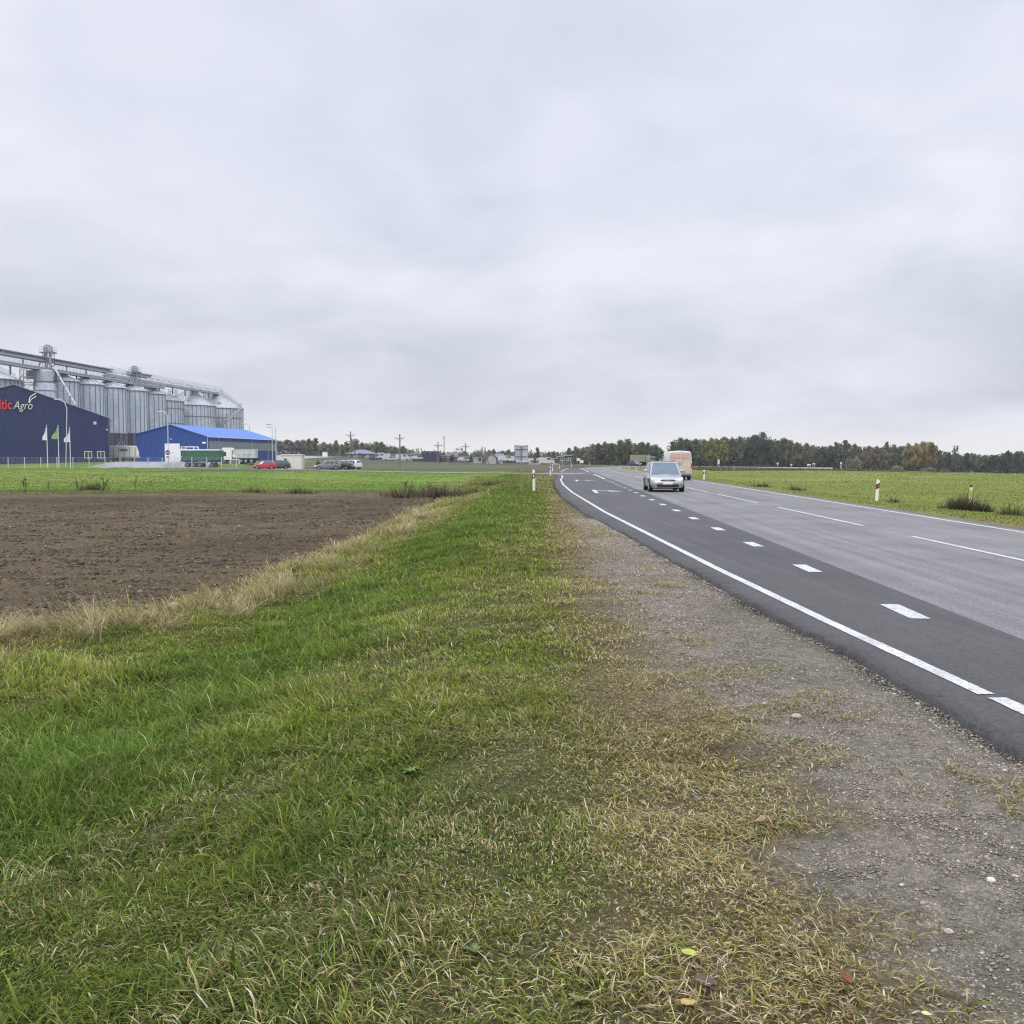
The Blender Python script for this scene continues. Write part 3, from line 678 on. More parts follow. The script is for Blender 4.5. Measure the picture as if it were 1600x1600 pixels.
# meadows: coarse tussocks
def meadow(name, n, fx, lab, hmin, hmax, cols, keepf):
    x, y = fx(n); k = keepf(x, y); x, y = x[k], y[k]; n = len(x)
    t = fbm(x*.12, y*.12, 101); c = mixc(np.broadcast_to(np.array(cols[0]), (n, 3)), np.array(cols[1]), sm((t-.3)/.35)); c = np.where((rng.random(n) < .15)[:, None], np.array(cols[2]), c)*(np.exp(rng.normal(0, .14, n))*(.8+.4*fbm(x*.06+9, y*.02, 105)))[:, None]
    d = np.hypot(x, y); ln = .5*rng.uniform(hmin, hmax, n)*(.6+.9*fbm(x*.25, y*.25, 103))
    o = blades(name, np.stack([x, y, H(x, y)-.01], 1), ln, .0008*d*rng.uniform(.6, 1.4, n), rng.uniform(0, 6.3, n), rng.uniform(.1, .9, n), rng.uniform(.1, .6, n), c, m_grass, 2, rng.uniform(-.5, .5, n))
    return tag(o, lab, 'grass', kind='stuff')
def fxl(n):
    y = 60*np.exp(rng.uniform(0, math.log(196/60), n)); return -.60*y-3+(.60*y+3+np.minimum(4.3, 1+.03*y))*rng.random(n), y
def kl(x, y):
    ls, _ = lateral(x, y); dside = np.min(np.hypot(x[:, None]-SIDE[None, ::3, 0], y[:, None]-SIDE[None, ::3, 1]), 1)
    return (x < Ef(np.minimum(y, 188))-.5) & (dside > 4.2) & ~((x < -63) & (y > 192)) & (rng.random(len(x)) < np.where(y > 128, .5, 1))
meadow('meadow_grass', int(80000*GD), fxl, 'green meadow grass with yellowed patches beyond the ploughed field', .06, .22, ((.14,.235,.034),(.23,.265,.05),(.18,.23,.05)), kl)
def fxr(n):
    y = 18*np.exp(rng.uniform(0, math.log(240/18), n)); lo = Rf(y)+.9; hi = .62*y+6; return lo+np.maximum(hi-lo, 1)*rng.random(n), y
def kr(x, y):
    la, kk = lateral(x, y); return (la > ROFF[kk]+1.15) & ~((x > 40) & (y > 173+.1*(x-45)) & (x/y < .42))
meadow('meadow_grass', int(60000*GD), fxr, 'yellow green meadow grass on the far side of the main road', .06, .2, ((.185,.22,.045),(.265,.265,.075),(.27,.25,.09)), kr)

# ------------------------------------------------------------------ gravel of the hard shoulder
t_ = (1+5**.5)/2
ICO = np.array([(-1,t_,0),(1,t_,0),(-1,-t_,0),(1,-t_,0),(0,-1,t_),(0,1,t_),(0,-1,-t_),(0,1,-t_),(t_,0,-1),(t_,0,1),(-t_,0,-1),(-t_,0,1)])/math.hypot(1, t_)
ICF = np.array([(0,11,5),(0,5,1),(0,1,7),(0,7,10),(0,10,11),(1,5,9),(5,11,4),(11,10,2),(10,7,6),(7,1,8),(3,9,4),(3,4,2),(3,2,6),(3,6,8),(3,8,9),(4,9,5),(2,4,11),(6,2,10),(8,6,7),(9,8,1)])
def pebbles(name, x, y, r, col, m, lab):
    n = len(x); sc = r[:, None]*rng.uniform(.65, 1.35, (n, 3))*np.array((1, 1, .62)); a = rng.uniform(0, 6.3, n); ca, sa = np.cos(a), np.sin(a)
    V = ICO[None]*sc[:, None, :]*(1+rng.normal(0, .12, (n, 12, 1)))
    V = np.stack([V[..., 0]*ca[:, None]-V[..., 1]*sa[:, None], V[..., 0]*sa[:, None]+V[..., 1]*ca[:, None], V[..., 2]], -1)
    V += np.stack([x, y, H(x, y)+r*.15], 1)[:, None, :]
    F = (np.arange(n)[:, None, None]*12+ICF[None]).ravel()
    o = np_mesh(name, V.reshape(-1, 3), F, np.arange(len(F)//3)*3, m, np.repeat(col[:, None, :], 12, 1).reshape(-1, 3), True)
    return tag(o, lab, 'gravel', kind='stuff')
n = int(150000*GD); y = 2.3*np.exp(rng.random(n)**1.15*math.log(28/2.3))
x = gravel_edge(y)-.5+rng.random(n)*(Ef(y)-gravel_edge(y)+.5); d = x-gravel_edge(y)
dn = fbm(x*1.2, y*1.2, 111); kp = rng.random(n) < np.clip(sm((d+.35)/.4)*(.4+1.1*sm((dn-.35)/.3))*np.where(y < 6, 1, .8), 0, 1); x, y = x[kp], y[kp]; n = len(x)
r = np.clip(np.exp(rng.normal(math.log(.0038), .42, n)), .0018, .012)*(1+np.maximum(y-5, 0)*.09)
g = rng.random(n)[:, None]; cc = np.array((.16,.142,.115))*(1-g)+np.array((.33,.295,.245))*g; cc = np.where((rng.random(n) < .03)[:, None], np.array((.48,.45,.40)), cc); cc = np.where((rng.random(n) < .15)[:, None], np.array((.13,.115,.10)), cc)
m_stone = attr_mat('pebble', .85, spec=.25)
pebbles('gravel_stones', x, y, r, cc, m_stone, 'loose grey and pinkish gravel of the hard shoulder')
n = 52000; y = 11.8*np.exp(rng.uniform(0, math.log(4.4), n)); x = xe_f(y)-.3-rng.random(n)*(.62*y+xe_f(y)+2); kp = x < xe_f(y)-.2; x, y = x[kp], y[kp]; n = len(x)
def pf():
    r = np.clip(np.exp(rng.normal(math.log(.012), .5, n)), .005, .05)*(1+y/45); g = rng.random(n)[:, None]
    cc = np.array((.064,.052,.036))*(1-g)+np.array((.132,.110,.076))*g; pl = rng.random(n) < .05; cc[pl] = np.array((.34,.31,.26)); r[pl] *= .55; tn = rng.random(n) < .06; cc[tn] = (.24,.21,.13); r[tn] *= .7
    o = pebbles('field_stones', x, y, r, cc, m_stone, 'clods, stubble and pale stones scattered on the ploughed field')
    v = o.data; co = np.empty(len(v.vertices)*3, np.float32); v.vertices.foreach_get('co', co); co = co.reshape(-1, 3); co[:, 2] += .3*np.repeat(field_mask(x, y), 12)+.035; v.vertices.foreach_set('co', co.ravel())
pf()

# ------------------------------------------------------------------ single small things on the verge
def leaf(x, y, s, col, rz, label, tilt=.2):
    mb = MB(); prof = [(0,0),(.34,.22),(.46,.52),(.32,.82),(.0,1.02)]
    for sgn in (-1, 1):
        vs = [(0, p[1]*s, .0) for p in prof]+[(sgn*p[0]*s, p[1]*s, (.09+.05*math.sin(p[1]*5))*s) for p in prof]
        mb.add(vs, [(i, i+1, i+6, i+5) for i in range(4)], True)
    mb.tube([(0, -.28*s, .01), (0, 0, 0)], .012*s, 5)
    o = mb.build('fallen_leaf', mat('leaf_'+str(col), col, .6, var=.3, scale=60)); o.location = (x, y, h1(x, y)+.035); o.rotation_euler = (tilt, tilt*.5, rz)
    return tag(o, label, 'leaf', 'fallen leaves on the verge')
p = G(1328,1545,-.02); leaf(p.x, p.y, .055, (.17,.058,.016), .5, 'orange brown fallen leaf lying where grass meets gravel', .55)
p = G(1455,1588,-.02); leaf(p.x, p.y, .035, (.55,.48,.22), 1.9, 'pale yellow leaf scrap lying on the gravel')
p = G(1090,1497,-.02); leaf(p.x, p.y, .06, (.38,.40,.07), 1.3, 'yellow green fallen leaf in the straw coloured grass')
p = G(1078,1562,-.02); leaf(p.x, p.y, .055, (.42,.30,.10), 2.8, 'tan fallen leaf in the short grass beside dark brown leaf')
p = G(1108,1545,-.02); leaf(p.x, p.y, .075, (.085,.055,.035), .2, 'dark brown withered leaf flat in the grass', .1)
p = G(1180,1290,-.03); leaf(p.x, p.y, .06, (.26,.17,.10), 4.0, 'dull brown curled leaf in short dry grass', .35)
def stone(u, v, r, col, label, z=-.03):
    p = G(u, v, z); mb = MB(); import mathutils
    for q in range(1):
        vs = []; n = 9
        for i in range(5):
            ph = math.pi*(i+.5)/5-math.pi/2
            for k in range(n):
                a = 2*math.pi*k/n; rr = r*(1+.16*mathutils.noise.noise(Vector((math.cos(a)*2, math.sin(a)*2, i*.9+u))))
                vs.append((rr*math.cos(ph)*math.cos(a)*1.2, rr*math.cos(ph)*math.sin(a), rr*math.sin(ph)*.7))
        fs = [(i*n+k, i*n+(k+1)%n, (i+1)*n+(k+1)%n, (i+1)*n+k) for i in range(4) for k in range(n)]
        mb.add(vs, fs+[tuple(range(n))[::-1], tuple(range(4*n, 5*n))], True)
    o = mb.build('stone', mat('stone_'+label[:12].replace(' ', '_'), col, .8, var=.2, scale=60, bump=.4, bscale=150)); o.location = (p.x, p.y, h1(p.x, p.y)+r*.45); return tag(o, label, 'stone')
stone(1548,1379,.017,(.62,.60,.55),'white pebble lying alone on the pinkish gravel')
stone(1244,1119,.030,(.36,.34,.30),'flat grey stone on the gravel beside a tuft of yellow grass')
stone(1482,1450,.016,(.42,.39,.34),'rounded tan stone among the coarse gravel')
stone(187,926,.10,(.34,.30,.25),'large pale clod standing out on the ploughed field',-.45)
stone(272,946,.085,(.30,.26,.21),'flat tan clod at the edge of the ploughed field',-.45)

# rough dark reeds and dead weeds on the low ground before the guard rail
n = int(26000*GD); y = rng.uniform(172, 236, n); x = rng.uniform(36, 98, n); la, kk = lateral(x, y); k = (la > ROFF[kk]+.9) & (y > 172+.1*(x-45)) & (x/y < .41); x, y = x[k], y[k]; n = len(x)
t = fbm(x*.15, y*.15, 121); c_ = mixc(np.broadcast_to(np.array((.11,.085,.055)), (n, 3)), np.array((.085,.11,.045)), sm((t-.4)/.2)); c_ = np.where((rng.random(n) < .25)[:, None], np.array((.24,.19,.11)), c_)*np.exp(rng.normal(0, .2, n))[:, None]
o = blades('reeds', np.stack([x, y, H(x, y)-.02], 1), rng.uniform(.15, .5, n), rng.uniform(.08, .2, n), rng.uniform(0, 6.3, n), rng.uniform(.05, .6, n), rng.uniform(.05, .4, n), c_, m_grass, 2, rng.uniform(-.5, .5, n))
tag(o, 'dark brownish reeds and weeds on the low ground before the guard rail', 'reeds', kind='stuff')
# ================================================================== grain plant
galv = corr('galvanised_sheet', (.52,.565,.61), 2, .55, .5, .12, .14, .5); rib_m = mat('silo_stiffener', (.19,.21,.235), .6, .2)
galv_roof = mat('galvanised_roof', (.46,.495,.53), .55, .1, var=.12, scale=1.2)
steel = mat('galvanised_steel', (.36,.385,.405), .5, .2, var=.15, scale=2)
dsteel = mat('dark_steel', (.17,.18,.20), .6, .2, var=.15)
navy = corr('navy_cladding', (.008,.018,.088), 0, .3, .5, 0, .12, .55)
blue = corr('blue_cladding', (.009,.048,.225), 0, .3, .5, 0, .1, .5)
blue_roof = corr('blue_roof_sheet', (.035,.16,.54), 0, .5, .4, 0, .08, .5)
white = mat('white_paint', (.72,.73,.73), .5, var=.06)
offwhite = mat('cream_paint', (.64,.63,.58), .6, var=.06)
lgrey = mat('light_grey_paint', (.52,.55,.60), .5, var=.06)
glass = mat('dark_glass', (.025,.03,.036), .08, var=.1, spec=.8)
black = mat('black_rubber', (.018,.018,.019), .75, var=.2)
zinc_pole = mat('zinc_pole', (.50,.53,.58), .45, .2, var=.08)

# ---- dark blue gable building
C0 = AT(170, 700, 212); ang = math.atan2(.37, .93)
zb = h1(C0.x-6, C0.y)-.3
# local frame: x along the facade towards the left, y back into the site, z up
wh = empty('warehouse', (C0.x, C0.y, zb), ang+math.pi, 'dark navy blue clad warehouse with low gable and red lettered sign', 'warehouse')
def zAt(v, Y): return AT(0, v, Y).z-zb
eave, ridge, lend, xr_ = zAt(653, 212), zAt(601, 205.2), zAt(640, 198), 18.3
D_ = 20.0
prof = [(0,0),(0,eave),(xr_,ridge),(36.6,lend),(36.6,0)]
MB().prism(prof, 'y', -D_, 0).build('wall', navy, wh)
rf = MB()
for (a, za), (b, z_b) in (((-.25,eave-.1),(xr_,ridge)), ((xr_,ridge),(36.9,lend-.1))):
    rf.prism([(a,za+.004),(a,za+.14),(b,z_b+.14),(b,z_b+.004)], 'y', -D_-.3, .3)
rf.build('roof', mat('grey_roof_trim', (.30,.34,.42), .5, var=.08), wh)
def facade_x(u): # local x where a pixel column meets the facade
    k = (u-800)/FPX; return (C0.x-k*C0.y)/(.93-.37*k)
def window(par, x0, x1, z0, z1, y=.0, fm=white, mull=1, gm=glass, name='window'):
    f = MB(); t = .09
    for a, b, c, d in ((x0,x1,z0,z0+t),(x0,x1,z1-t,z1),(x0,x0+t,z0+t,z1-t),(x1-t,x1,z0+t,z1-t)): f.box(((a+b)/2, y+.05, (c+d)/2), (b-a, .12, d-c))
    for i in range(mull): q = x0+(x1-x0)*(i+1)/(mull+1); f.box((q, y+.05, (z0+z1)/2), (t*.8, .10, z1-z0-2*t))
    w = f.build(name, fm, par); MB().box(((x0+x1)/2, y+.02, (z0+z1)/2), (x1-x0-.1, .03, z1-z0-.1)).build('pane', gm, w); return w
for u0, u1 in ((133,145),(153,164.5)):
    a, b = facade_x(u1), facade_x(u0); window(wh, a, b, zAt(716, 211), zAt(705, 211), fm=mat('window_white', (.8,.8,.8), .4))
a, b = facade_x(153), facade_x(148.5); MB().box(((a+b)/2, .1, zAt(661, 211)), (b-a, .22, .62)).build('wall_vent', lgrey, wh)
a = facade_x(169); MB().bbox((a, .15, zAt(671.5, 212)), (.3,.3,.35)).build('wall_lamp', lgrey, wh)
def text(body, size, ext, m, name, parent, loc, off=0.0, shear=0.0, rz=0.0):
    c = bpy.data.curves.new('t', 'FONT'); c.body = body; c.size = size; c.extrude = ext; c.offset = off; c.shear = shear; c.resolution_u = 3
    o = bpy.data.objects.new('t', c); COL.objects.link(o); dg = bpy.context.evaluated_depsgraph_get()
    me = bpy.data.meshes.new_from_object(o.evaluated_get(dg)); w = o.dimensions.x; bpy.data.objects.remove(o)
    me.materials.clear(); me.materials.append(m); q = bpy.data.objects.new(name, me); COL.objects.link(q); q.parent = parent
    q.location = loc; q.rotation_euler = (math.pi/2, 0, math.pi+rz); return q, w
red_l = mat('red_sign_letters', (.62,.025,.05), .4, var=.05); grn_l = mat('green_sign_letters', (.10,.22,.11), .4, var=.05); wht_l = mat('white_sign_letters', (.75,.8,.8), .4, var=.05)
zs = zAt(639.5, 205)
def word(body, u0, u1, size, m, off, shear, name):
    o, w = text(body, size, .10, m, name, wh, (0,0,0), off, shear)
    w = max(v.co.x for v in o.data.vertices); x0, x1 = facade_x(u0), facade_x(u1); o.scale = ((x0-x1)/w, 1, 1); o.location = (x0, .14, zs); return o
word('Baltic', -15.5, 22.2, 3.1, red_l, .035, .0, 'red_lettering')
word('Agro', 24.5, 54.5, 2.5, grn_l, .0, .28, 'green_lettering')
o = word('Agro', 24.2, 54.2, 2.5, wht_l, -.035, .28, 'letter_face'); o.location.y = .26; o.location.z += .04
lf = MB()
for pts, r0 in (([(49,629),(49.3,624),(51,619.5),(55,616.5),(60.5,613.3)], .10), ([(49.5,629),(51.5,624.5),(54.5,621.5),(58,620),(60.5,617.3)], .09)):
    lf.tube([(facade_x(u), .2, zAt(v, 204.5)) for u, v in pts], r0, 6)
lf.build('leaf_emblem', wht_l, wh)

# ---- bright blue hall
Bp = Vector((-68.2, 215, 0)); hz = h1(-74, 222)-.25
hall = empty('storage_hall', (Bp.x, Bp.y, hz), math.atan2(-.153, .988), 'bright blue gabled storage hall with grey window band along its side', 'hall')
# local: x to the right along the gable (negative towards the left), y back along the side
Wd, Ld = 17.0, 39.0; zB = AT(0, 682, 215).z-hz; zR = AT(0, 664, 216.3).z-hz; zA = AT(0, 678.5, 217.6).z-hz
MB().prism([(0,0),(0,zB),(-Wd/2,zR),(-Wd,zA),(-Wd,0)], 'y', 0, Ld).build('wall', blue, hall)
rf = MB()
for (a, za), (b, z_b) in (((.35,zB-.12),(-Wd/2,zR)), ((-Wd/2,zR),(-Wd-.35,zA-.12))):
    rf.prism([(a,za+.004),(a,za+.13),(b,z_b+.13),(b,z_b+.004)], 'y', -.35, Ld+.35)
rf.build('roof', blue_roof, hall)
def hx(u):  # pixel column -> local x on the gable
    k = (u-800)/FPX; s = (k*Bp.y-Bp.x)/(.988+.153*k); return s
def gz(v): return AT(0, v, 216).z-hz
dr = MB(); a, b = hx(259), hx(282.3); dr.box(((a+b)/2, -.06, gz(693)/2), (b-a, .12, gz(693)))
d_ = dr.build('roller_door', mat('white_door_panel', (.70,.71,.73), .5, var=.05, stretch=(1,1,9)), hall)
f = MB(); a2, b2 = hx(268.5), hx(274)
for p_, q_ in (((a2,0),(a2,gz(707))),((b2,0),(b2,gz(707))),((a2,gz(707)),(b2,gz(707)))): f.bar((p_[0],-.135,p_[1]), (q_[0],-.135,q_[1]), .08)
f.build('wicket_frame', lgrey, d_)
MB().bbox((hx(320.5), -.1, gz(692)), (hx(323.3)-hx(317.7), .2, .38)).build('sign_plate', white, hall)
MB().bbox((hx(269.2), -.15, gz(686)), (.3,.3,.3)).build('wall_lamp', lgrey, hall)
band = MB(); band.box((.05, Ld/2+.2, zB-1.95), (.10, Ld-1.6, 1.75)); wb = band.build('window_band', corr('polycarbonate_strip', (.20,.22,.26), 1, .62, .35, 0, .15, .8), hall)
zc = zB-1.95
f = MB()
for z in (zc-.9, zc+.9): f.box((.06, Ld/2+.2, z), (.14, Ld-1.4, .08))
for i in range(22): f.box((.08, 1.0+i*(Ld-1.6)/21, zc), (.12, .09, 1.7))
f.build('mullion', mat('grey_mullion', (.28,.30,.33), .5), wb)
for y in (.12, 5.6, 23.5, 33.5, Ld-.1):
    MB().tube([(.16,y,0),(.16,y,zB-.15)], .075, 8).build('downpipe', lgrey, hall)
MB().tube([(.42,-.3,zB-.1),(.42,Ld+.3,zB-.1)], .09, 8).build('gutter', lgrey, hall)

# ---- silos
def silo(u_right, Y, r, v_eave, v_apex, label, zbot, ribs=26, rings=(), group='corrugated steel grain silos', hopper=True, stair=False):
    cx_ = (u_right-800)/FPX*Y-r*1.02; z0 = h1(cx_, Y)-.2
    root = empty('grain_silo', (cx_, Y, z0), math.atan2(-cx_, -Y)*0, label, 'silo', group)
    ze = AT(0, v_eave, Y).z-z0; za = AT(0, v_apex, Y).z-z0
    w = MB(); w.lathe([(r,zbot),(r,ze)], 48); rb_ = MB()
    for k in range(ribs):
        a = 2*math.pi*k/ribs; c, s = math.cos(a), math.sin(a); rb_.box((c*(r+.05), s*(r+.05), (zbot+ze)/2), (.11, .16, ze-zbot), a)
    w.build('wall', galv, root); rb_.build('wall_ribbing', rib_m, root)
    rf = MB(); rf.lathe([(r+.28,ze-.18),(r+.28,ze-.02),(r*.94,ze+.02+(za-ze)*.08),(.7,za-.25),(.7,za+.35),(0,za+.4)], 48, smooth=False)
    for k in range(ribs):
        a = 2*math.pi*k/ribs; c, s = math.cos(a), math.sin(a); rf.bar((c*(r+.2), s*(r+.2), ze+.08), (c*.75, s*.75, za-.10), .13, .2)
    rf.build('roof', galv_roof, root)
    for z in rings: MB().lathe([(r+.02,z-.1),(r+.17,z-.1),(r+.17,z+.1),(r+.02,z+.1)], 48, smooth=False).build('wind_ring', dsteel, root)
    MB().lathe([(r+.02,ze-.36),(r+.2,ze-.36),(r+.2,ze-.2),(r+.02,ze-.2)], 48, smooth=False).build('eave_ring', dsteel, root)
    hb = MB(); hb.box((r*.25, -r*.72, ze+(za-ze)*.34), (1.0,.8,.7)); hb.build('roof_vent', lgrey, root)
    if hopper:
        MB().lathe([(r-.05,zbot),(.5,zbot*.32),(.5,zbot*.2)], 32).build('hopper', dsteel, root)
        lg = 12
        for k in range(lg):
            a = 2*math.pi*k/lg; c, s = math.cos(a)*(r-.15), math.sin(a)*(r-.15); b = 2*math.pi*(k+1)/lg
            l = MB(); l.box((c, s, zbot/2), (.3,.3,zbot), a); l.bar((c,s,.3), (math.cos(b)*(r-.15), math.sin(b)*(r-.15), zbot-.3), .14); l.build('leg', dsteel, root)
    if stair:
        st = MB(); n = 26
        for sgn in (0, .35):   # ladder way up the cone with hand rails
            a = -.12
            p0 = Vector((r*math.cos(a)*1.0, r*math.sin(a), ze+.25)); p1 = Vector((1.0, -.1, za+.35)); o = Vector((0, sgn-.18, 0))
            st.bar(p0+o, p1+o, .09, .22)
            for i in range(n+1):
                q = p0+(p1-p0)*i/n+o
                if i % 2 == 0: st.bar(q, q+Vector((0,0,1.1)), .05)
            st.bar(p0+o+Vector((0,0,1.1)), p1+o+Vector((0,0,1.1)), .06); st.bar(p0+o+Vector((0,0,.6)), p1+o+Vector((0,0,.6)), .04)
        for i in range(n): q = p0+(p1-p0)*(i+.5)/n; st.box(q, (.3,.5,.04))
        st.build('roof_stair', steel, root)
    return root, cx_, z0, ze, za
kw = dict(zbot=7.0, ribs=20)
sil = []
lab = ['tall narrow grain silo right behind the diagonal pipe', 'tall narrow grain silo above the sloping navy roof, second after the diagonal pipe', 'tall narrow grain silo rising behind the low corner of the navy warehouse', 'tall narrow grain silo standing left of the blue hall ridge', 'tall narrow grain silo next to the first squat silo']
for (ur, Y, ve, va), lb in zip(((126,240,595.6,583),(165,250,601,588),(199.7,261,606,594),(232.5,273,610.6,600),(260.6,287,615.7,605)), lab):
    sil.append(silo(ur, Y, 4.5, ve, va, lb, **kw))
big = [silo(288, 301, 8.6, 626.5, 606, 'squat wide grain silo half hidden between tall silos and its wide neighbour', .0, 40, (5.5,10,14.5), hopper=False),
       silo(338, 319, 8.7, 634, 609, 'squat wide grain silo with stair on its cone, second from the end', .0, 40, (4.5,8.6,12.6,16.2), hopper=False, stair=True),
       silo(381, 337, 8.4, 638.5, 613.5, 'squat wide grain silo at the far end of the row above the blue hall', .0, 40, (4.5,8.6,12.6,16.0), hopper=False, stair=True)]
silo(34, 233, 9.0, 593.5, 571, 'broad grain silo with ribbed cone roof behind the navy gable', .0, 40, (6,11,15), hopper=False, stair=True)
# slanting conveyor down the flank of the last silo
root, cx_, z0, ze, za = big[2]
cv = MB(); p0 = AT(378, 637, 328); p1 = AT(340.5, 668, 327)
sc = empty('inclined_conveyor', (p0.x, p0.y, z0), 0, 'slanting covered conveyor running down across the last wide silo', 'conveyor'); O = Vector((p0.x, p0.y, z0))
cv.bar(p0-O, p1-O, .9, .9); cv.build('casing', steel, sc)
r_ = MB(); n = 16
for i in range(n+1): q = p0+(p1-p0)*i/n-O; r_.bar(q+Vector((.1,-.5,.4)), q+Vector((.1,-.5,1.5)), .07)
r_.bar(p0-O+Vector((.1,-.5,1.5)), p1-O+Vector((.1,-.5,1.5)), .08); r_.build('handrail', dsteel, sc)
for t in (.0, .45): q = p0+(p1-p0)*t-O; MB().bar(q, (q.x, q.y, .0), .35).build('leg', steel, sc)

# ---- round bins and hoist block beside the elevator
bz = h1(-111, 229)-.2; bn = empty('round_bin', (-111.0, 229, bz), 0, 'silver stepped round bin between elevator tower and navy roof', 'bin')
zt, zm = AT(0, 580, 229).z-bz, AT(0, 597, 229).z-bz
w = MB(); w.lathe([(2.35,0),(2.35,zm-.5),(2.0,zm)], 36)
for k in range(12): a = 2*math.pi*k/12; w.box((math.cos(a)*2.38, math.sin(a)*2.38, zm/2), (.06,.1,zm-1), a)
w.build('lower_drum', galv, bn)
MB().lathe([(2.0,zm),(2.0,zt),(1.7,zt+.25),(0,zt+.35)], 36).build('upper_drum', galv_roof, bn)
for z in (zm-2.1, zm-4.4, zm-6.7): MB().lathe([(2.36,z-.06),(2.46,z-.06),(2.46,z+.06),(2.36,z+.06)], 36, smooth=False).build('band', dsteel, bn)
MB().lathe([(2.02,zm-.1),(2.3,zm-.1),(2.3,zm+.12),(2.02,zm+.12)], 36, smooth=False).build('collar', dsteel, bn)
# lattice hoist tower with cabin
tx = AT(45, 600, 228); tz = h1(tx.x, 228)-.2; tw_ = empty('lattice_tower', (tx.x, 228, tz), .2, 'square lattice stair tower with dark cabin left of the round bin', 'tower')
top = AT(0, 577, 228).z-tz; fr = MB()
for sx_ in (-1.5,1.5):
    for sy_ in (-1.5,1.5): fr.bar((sx_,sy_,0), (sx_,sy_,top), .22)
nz = 12
for i in range(nz):
    za_, zb_ = top*i/nz, top*(i+1)/nz
    for (a, b) in (((-1.5,-1.5),(1.5,-1.5)),((1.5,-1.5),(1.5,1.5)),((1.5,1.5),(-1.5,1.5)),((-1.5,1.5),(-1.5,-1.5))):
        fr.bar((*a,zb_), (*b,zb_), .12); fr.bar((*a,za_), (*b,zb_), .1)
fr.build('frame', steel, tw_)
zc_ = AT(0, 585.5, 228).z-tz; MB().bbox((.55,-.3,zc_), (1.7,1.6,1.9), .06).build('cabin', dsteel, tw_)
bl = MB(); zq = AT(0, 593, 228).z-tz; bl.box((.3,-1.9,zq-.9), (3.4,1.0,.15))
for x in (-1.3,-.5,.3,1.1,1.9): bl.bar((x,-2.35,zq-.85), (x,-2.35,zq+.35), .09)
bl.bar((-1.4,-2.35,zq+.35), (2.0,-2.35,zq+.35), .1); bl.build('balcony', dsteel, tw_)

# ---- bucket elevators
def elevator(u, Y, v_top, v_plat, label, hw=.95, tower=True):
    p = AT(u, 600, Y); z0 = h1(p.x, Y)-.2; e_ = empty('bucket_elevator', (p.x, Y, z0), .15, label, 'elevator', 'bucket elevators over the silos')
    zt, zp = AT(0, v_top, Y).z-z0, AT(0, v_plat, Y).z-z0; k = hw/.95
    for x in (-.42*k, .42*k): MB().box((x,0,zp/2), (.42*k,.5*k,zp)).build('leg', steel, e_)
    hd = MB(); n = 10; pr = [(-.95*k,zp+.1),(-.95*k,zt-.75*k)]+[(-.95*k*math.cos(math.pi*i/n), zt-.75*k+.75*k*math.sin(math.pi*i/n)) for i in range(1, n)]+[(.95*k,zt-.75*k),(.95*k,zp+.1)]
    hd.prism(pr, 'y', -.5, .5); hd.build('head', mat('elevator_head', (.26,.28,.30), .5, .3, var=.25, scale=3), e_)
    MB().lathe([(.32*k,-.7),(.32*k,-.52)], 14, (-.4*k,0,zp+.8*k), axis='y').add([], []).build('motor', dsteel, e_)
    pl = MB(); pl.box((0,0,zp), (3.5*k,2.2,.22)); pl.build('platform', dsteel, e_)
    rl = MB()
    for x in np.linspace(-1.7*k, 1.7*k, 6):
        for y in (-1.05,1.05): rl.bar((x,y,zp+.1), (x,y,zp+1.3), .06)
    for z in (.7,1.3):
        for y in (-1.05,1.05): rl.bar((-1.7*k,y,zp+z), (1.7*k,y,zp+z), .06)
        for x in (-1.7*k,1.7*k): rl.bar((x,-1.05,zp+z), (x,1.05,zp+z), .06)
    rl.build('handrail', lgrey, e_)
    if tower:
        sp_ = MB(); sp_.tube([(-.6,0,zp-.1),(-2.6,-.2,zp-4.0)], .22, 8); sp_.build('spout', steel, e_)
        mbr = MB()
        for x, y in ((-1.0,-1.0),(1.05,-1.0),(1.05,1.0),(-1.0,1.0)): mbr.bar((x,y,zp-9), (x,y,zp), .13)
        for z in (zp-6.5, zp-4.3, zp-2.2):
            for y in (-1.0,1.0): mbr.bar((-1.0,y,z), (1.05,y,z), .1); mbr.bar((-1.0,y,z), (1.05,y,z+2.1), .08)
        mbr.build('support_frame', dsteel, e_)
    return e_
elevator(76.5, 233, 538.5, 551, 'tall bucket elevator tower with railed head platform above the round bin')
elevator(211, 276, 571.5, 581.5, 'smaller bucket elevator head poking above the conveyor bridge', .85)
p0, p1 = AT(82, 569, 231), AT(118.5, 633, 229); O = Vector((p1.x, p1.y, h1(p1.x, p1.y)))
sp_ = empty('spout_pipe', O, 0, 'long straight diagonal pipe slanting from elevator tower down to warehouse roof', 'pipe'); MB().tube([p0-O, p1-O], .26, 10).build('tube', mat('pipe_zinc', (.44,.45,.47), .45, .3), sp_)
q_ = MB()
for t in (.05,.3,.55,.8): c = p0+(p1-p0)*t-O; d = (p1-p0).normalized(); q_.tube([c-d*.08, c+d*.08], .33, 10)
q_.build('flange', dsteel, sp_)

